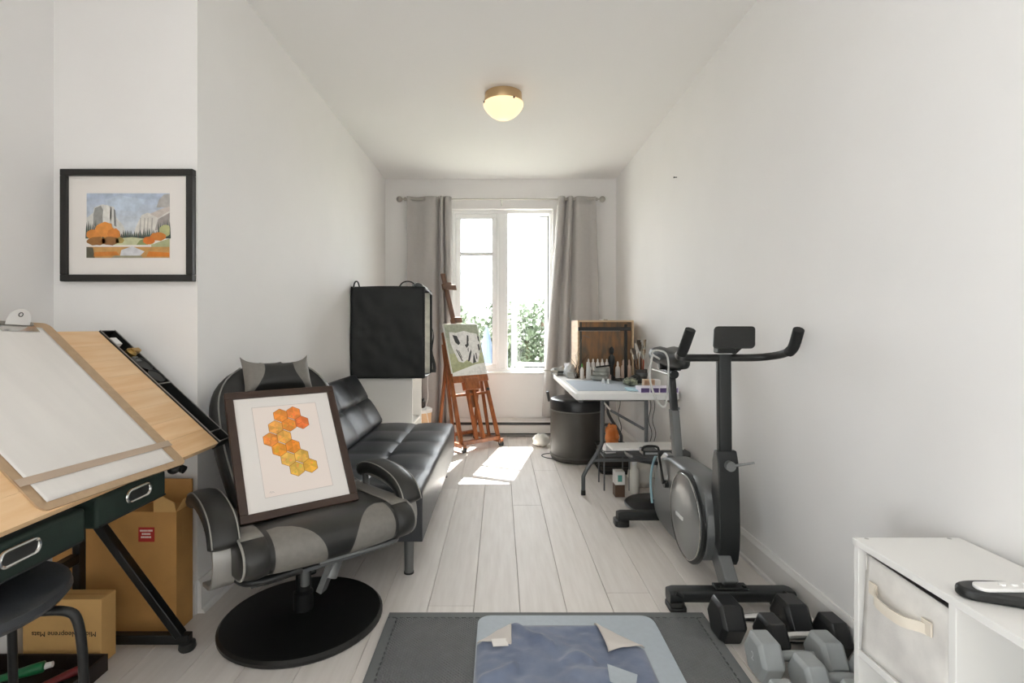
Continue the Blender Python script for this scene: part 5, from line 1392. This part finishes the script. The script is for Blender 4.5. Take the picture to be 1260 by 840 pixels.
# near right part of the desk: purple box, tins, little boxes
pbx = thing('purple_box', 'flat purple and white box on the near edge of desk', 'box', (.965, 3.17, D), world=True)
MB().bx(.862, 1.095, 3.13, 3.25, D, D + .034).build('body', mat('lilac_white', S(226, 220, 232), .5), pbx, bevel=.002)
PUR = mat('purple_print', S(98, 78, 128), .5)
for i in range(4): MB().bx(.864 + i*.058, .914 + i*.058, 3.1292, 3.1305, D + .004, D + .030).build('purple_panel', PUR, pbx, smooth=False)
bb = thing('beige_palette', 'small beige compartment box beside the purple box', 'box', (.965, 3.32, D), world=True)
MB().bx(.93, 1.0, 3.30, 3.35, D, D + .065).build('body', mat('beige_card', S(206, 178, 150), .6), bb, bevel=.002)
for i in range(3):
    for j in range(2): MB().bx(.934 + i*.022, .953 + i*.022, 3.2985, 3.3005, D + .006 + j*.03, D + .030 + j*.03).build('cell', mat('beige_cell', S(178, 140, 112), .6), bb, smooth=False)
crumple('paint_rag', 'paint-spotted dark rag beside the lamp base', 'cloth', (.895, 3.52, D + .003), (.05, .06, .026), mat('spotted_rag', S(52, 56, 56), .8, col2=S(190, 196, 170), vs=30), 9, .5)
crumple('dark_sponge', 'dark sponge lump behind the spotted rag', 'sponge', (.96, 3.62, D), (.04, .045, .034), BLACK_FAB, 12, .3)
MB().prism([(.80, 3.20), (.87, 3.19), (.885, 3.33), (.815, 3.345)], D + .003, D + .011, 'z').build('blue_face_mask', mat('pale_blue_cloth', S(178, 210, 222), .8), label='folded pale blue face mask near the purple box', cat='mask', loc=(.84, 3.27, D + .003), bevel=.003)
MB().bx(1.03, 1.075, 3.42, 3.50, D, D + .05).build('white_tin', TRIM, label='small white tin behind the bike saddle post', cat='tin', loc=(1.05, 3.46, D), bevel=.004)

# ------------------------------------------------------------------ round black hamper under the desk
rbn = thing('round_hamper', 'large round black hamper with domed lid under the desk', 'hamper', (.615, 4.06, 0), world=True)
HAMP = mat('black_vinyl', S(66, 63, 58), .42, var=.05, vs=20)
o_ = (.615, 4.06, 0)
MB().lathe([(.18, 0), (.202, .004), (.210, .02), (.212, .05), (.214, .39), (.208, .395), (.002, .395)], o_, 48).build('body', HAMP, rbn)
MB().lathe([(.2135, .028), (.2165, .034), (.2165, .046), (.2135, .052)], o_, 48).build('rim_band', HAMP, rbn)
MB().lathe([(.212, .395), (.217, .40), (.217, .462), (.21, .475), (.19, .482), (.10, .476), (.002, .474)], o_, 48).build('lid', mat('black_lid', S(26, 27, 29), .3), rbn)
MB().tube([(.615 + .2145*math.cos(2*PI*k/40), 4.06 + .2145*math.sin(2*PI*k/40), .392) for k in range(40)], .004, 6, closed=True).build('piping', mat('hamper_piping', S(110, 108, 104), .4), rbn)
MB().tube([(.40, 4.16, .44), (.385, 4.14, .52)], [.010, .012], 10).build('dark_handle_stick', BLACK_PL, label='short dark stick standing up behind the round hamper', cat='stick', loc=(.40, 4.15, .44))
crumple('white_bag', 'small crumpled white bag on the floor beside the hamper', 'bag', (.362, 4.47, 0), (.072, .06, .055), mat('white_bag_plastic', S(232, 228, 220), .5), 3, .3)
MB().tube(chaikin([(.42, 4.20, .004), (.36, 4.19, .004), (.33, 4.12, .004), (.37, 4.06, .004), (.42, 4.03, .004)], 3), .0035, 6).build('floor_cable', BLACK_PL, label='thin dark cable looped on the floor by the hamper', cat='cable', loc=(.38, 4.1, 0))

# ------------------------------------------------------------------ low stool with a white board on it, under the desk end
ls = thing('pedestal_stool', 'low black swivel stool on a round base behind the bike', 'stool', (.915, 2.985, 0), world=True)
o_ = (.915, 2.985, 0)
MB().lathe([(.002, 0), (.175, 0), (.182, .006), (.178, .016), (.05, .032), (.03, .04), (.002, .04)], o_, 44).build('base', mat('stool_black', S(34, 36, 38), .35), ls)
MB().tube([(.915 + .181*math.cos(2*PI*k/44), 2.985 + .181*math.sin(2*PI*k/44), .009) for k in range(44)], .004, 6, closed=True).build('base_rim', MID_GREY, ls)
MB().lathe([(.024, .036), (.024, .16), (.016, .165), (.016, .25), (.04, .262), (.04, .27)], o_, 20).build('column', SILVER_PL, ls)
MB().lathe([(.03, .258), (.10, .262), (.165, .28), (.185, .30), (.185, .318), (.17, .326), (.002, .328)], o_, 40).build('seat', LEATHER, ls)
MB().box((.855, 3.03, .336), (.42, .15, .014), (0, 0, .06)).build('white_board', WHITE_LAM, label='white board lying on the low stool seat', cat='board', loc=(.855, 3.03, .33), bevel=.002)

# things stored below the desk
br_ = thing('wire_basket', 'dark basket below the desk beside the orange pouch', 'basket', (.80, 3.72, 0), world=True)
for z in (.02, .06, .10, .14, .18):
    MB().tube([(x, y, z) for x, y in rrect(.22, .24, .03, 3, .82, 3.72)], .004, 6, closed=True).build('wire', BLACK_MT, br_)
MB().prism(rrect(.205, .225, .03, 3, .82, 3.72), 0.0, .17, 'z').build('liner', mat('basket_liner', S(58, 52, 48), .8), br_, bevel=.004)
crumple('orange_pouch', 'orange pouch hanging over the basket under the desk', 'pouch', (.80, 3.66, .175), (.045, .04, .085), mat('orange_cloth', S(206, 110, 44), .7, col2=S(226, 150, 90), vs=12), 21, .6)
gx = thing('wire_rack', 'low grey wire rack with thin legs below the desk', 'rack', (.745, 3.35, 0), world=True)
for x in (.665, .825):
    for y in (3.26, 3.44): MB().cyl((x, y, 0), (x, y, .213), .005, seg=8).build('leg', LEGM, gx)
MB().bx(.658, .832, 3.253, 3.447, .213, .221).build('shelf', LEGM, gx, bevel=.002)
for z in (.25,):
    MB().tube([(x, y, z) for x, y in rrect(.17, .19, .02, 3, .745, 3.35)], .003, 6, closed=True).build('guard_wire', LEGM, gx)
for x in (.665, .825):
    for y in (3.265, 3.435): MB().cyl((x, y, .22), (x, y, .25), .003, seg=6).build('guard_post', LEGM, gx)
MB().box((.715, 3.35, .249), (.07, .06, .056), (0, 0, .2)).build('white_parcel', TRIM, label='small white parcel standing on the grey wire rack', cat='box', loc=(.715, 3.35, .221), bevel=.003)
ctn = thing('drink_carton', 'brown and white carton standing on floor behind the stool', 'carton', (.75, 3.17, 0), world=True)
MB().bx(.705, .765, 3.13, 3.20, 0, .075).build('lower_half', mat('brown_print', S(88, 66, 50), .5), ctn, bevel=.002)
MB().bx(.705, .765, 3.13, 3.20, .075, .155).build('upper_half', WHITE_LAM, ctn, bevel=.002)
MB().bx(.722, .748, 3.1293, 3.1302, .095, .135).build('teal_patch', mat('teal_print', S(90, 160, 150), .5), ctn, smooth=False)
crumple('white_plastic_sack', 'crumpled white plastic sack behind the low stool', 'bag', (.925, 3.34, 0), (.09, .08, .09), mat('sack_plastic', S(226, 220, 210), .45), 31, .35)
bt = thing('white_bottle', 'tall white plastic bottle standing beside the brown carton', 'bottle', (.845, 3.215, 0), world=True)
MB().lathe([(.026, 0), (.03, .006), (.03, .14), (.014, .165), (.014, .18)], (.845, 3.215, 0), 20).build('body', mat('milky_plastic', S(232, 228, 218), .4), bt)
MB().lathe([(.016, .178), (.016, .20), (.002, .201)], (.845, 3.215, 0), 16).build('cap', TRIM, bt)
for i, (x, lab) in enumerate(((.815, 'thin dark cable hanging below the desk near the brace'), (.965, 'left thin dark cable dangling below the purple box'), (.99, 'right thin dark cable dangling below the purple box'))):
    y = 3.5 if i == 0 else 3.30
    MB().tube(chaikin([(x, y, TZ - .043), (x + .012, y, .52), (x - .012, y, .44), (x + .02, y, .36), (x + .01, y + .02, .30)], 3), .0025, 6).build('hanging_cable', BLACK_PL, label=lab, cat='cable', loc=(x, y, TZ - .043))
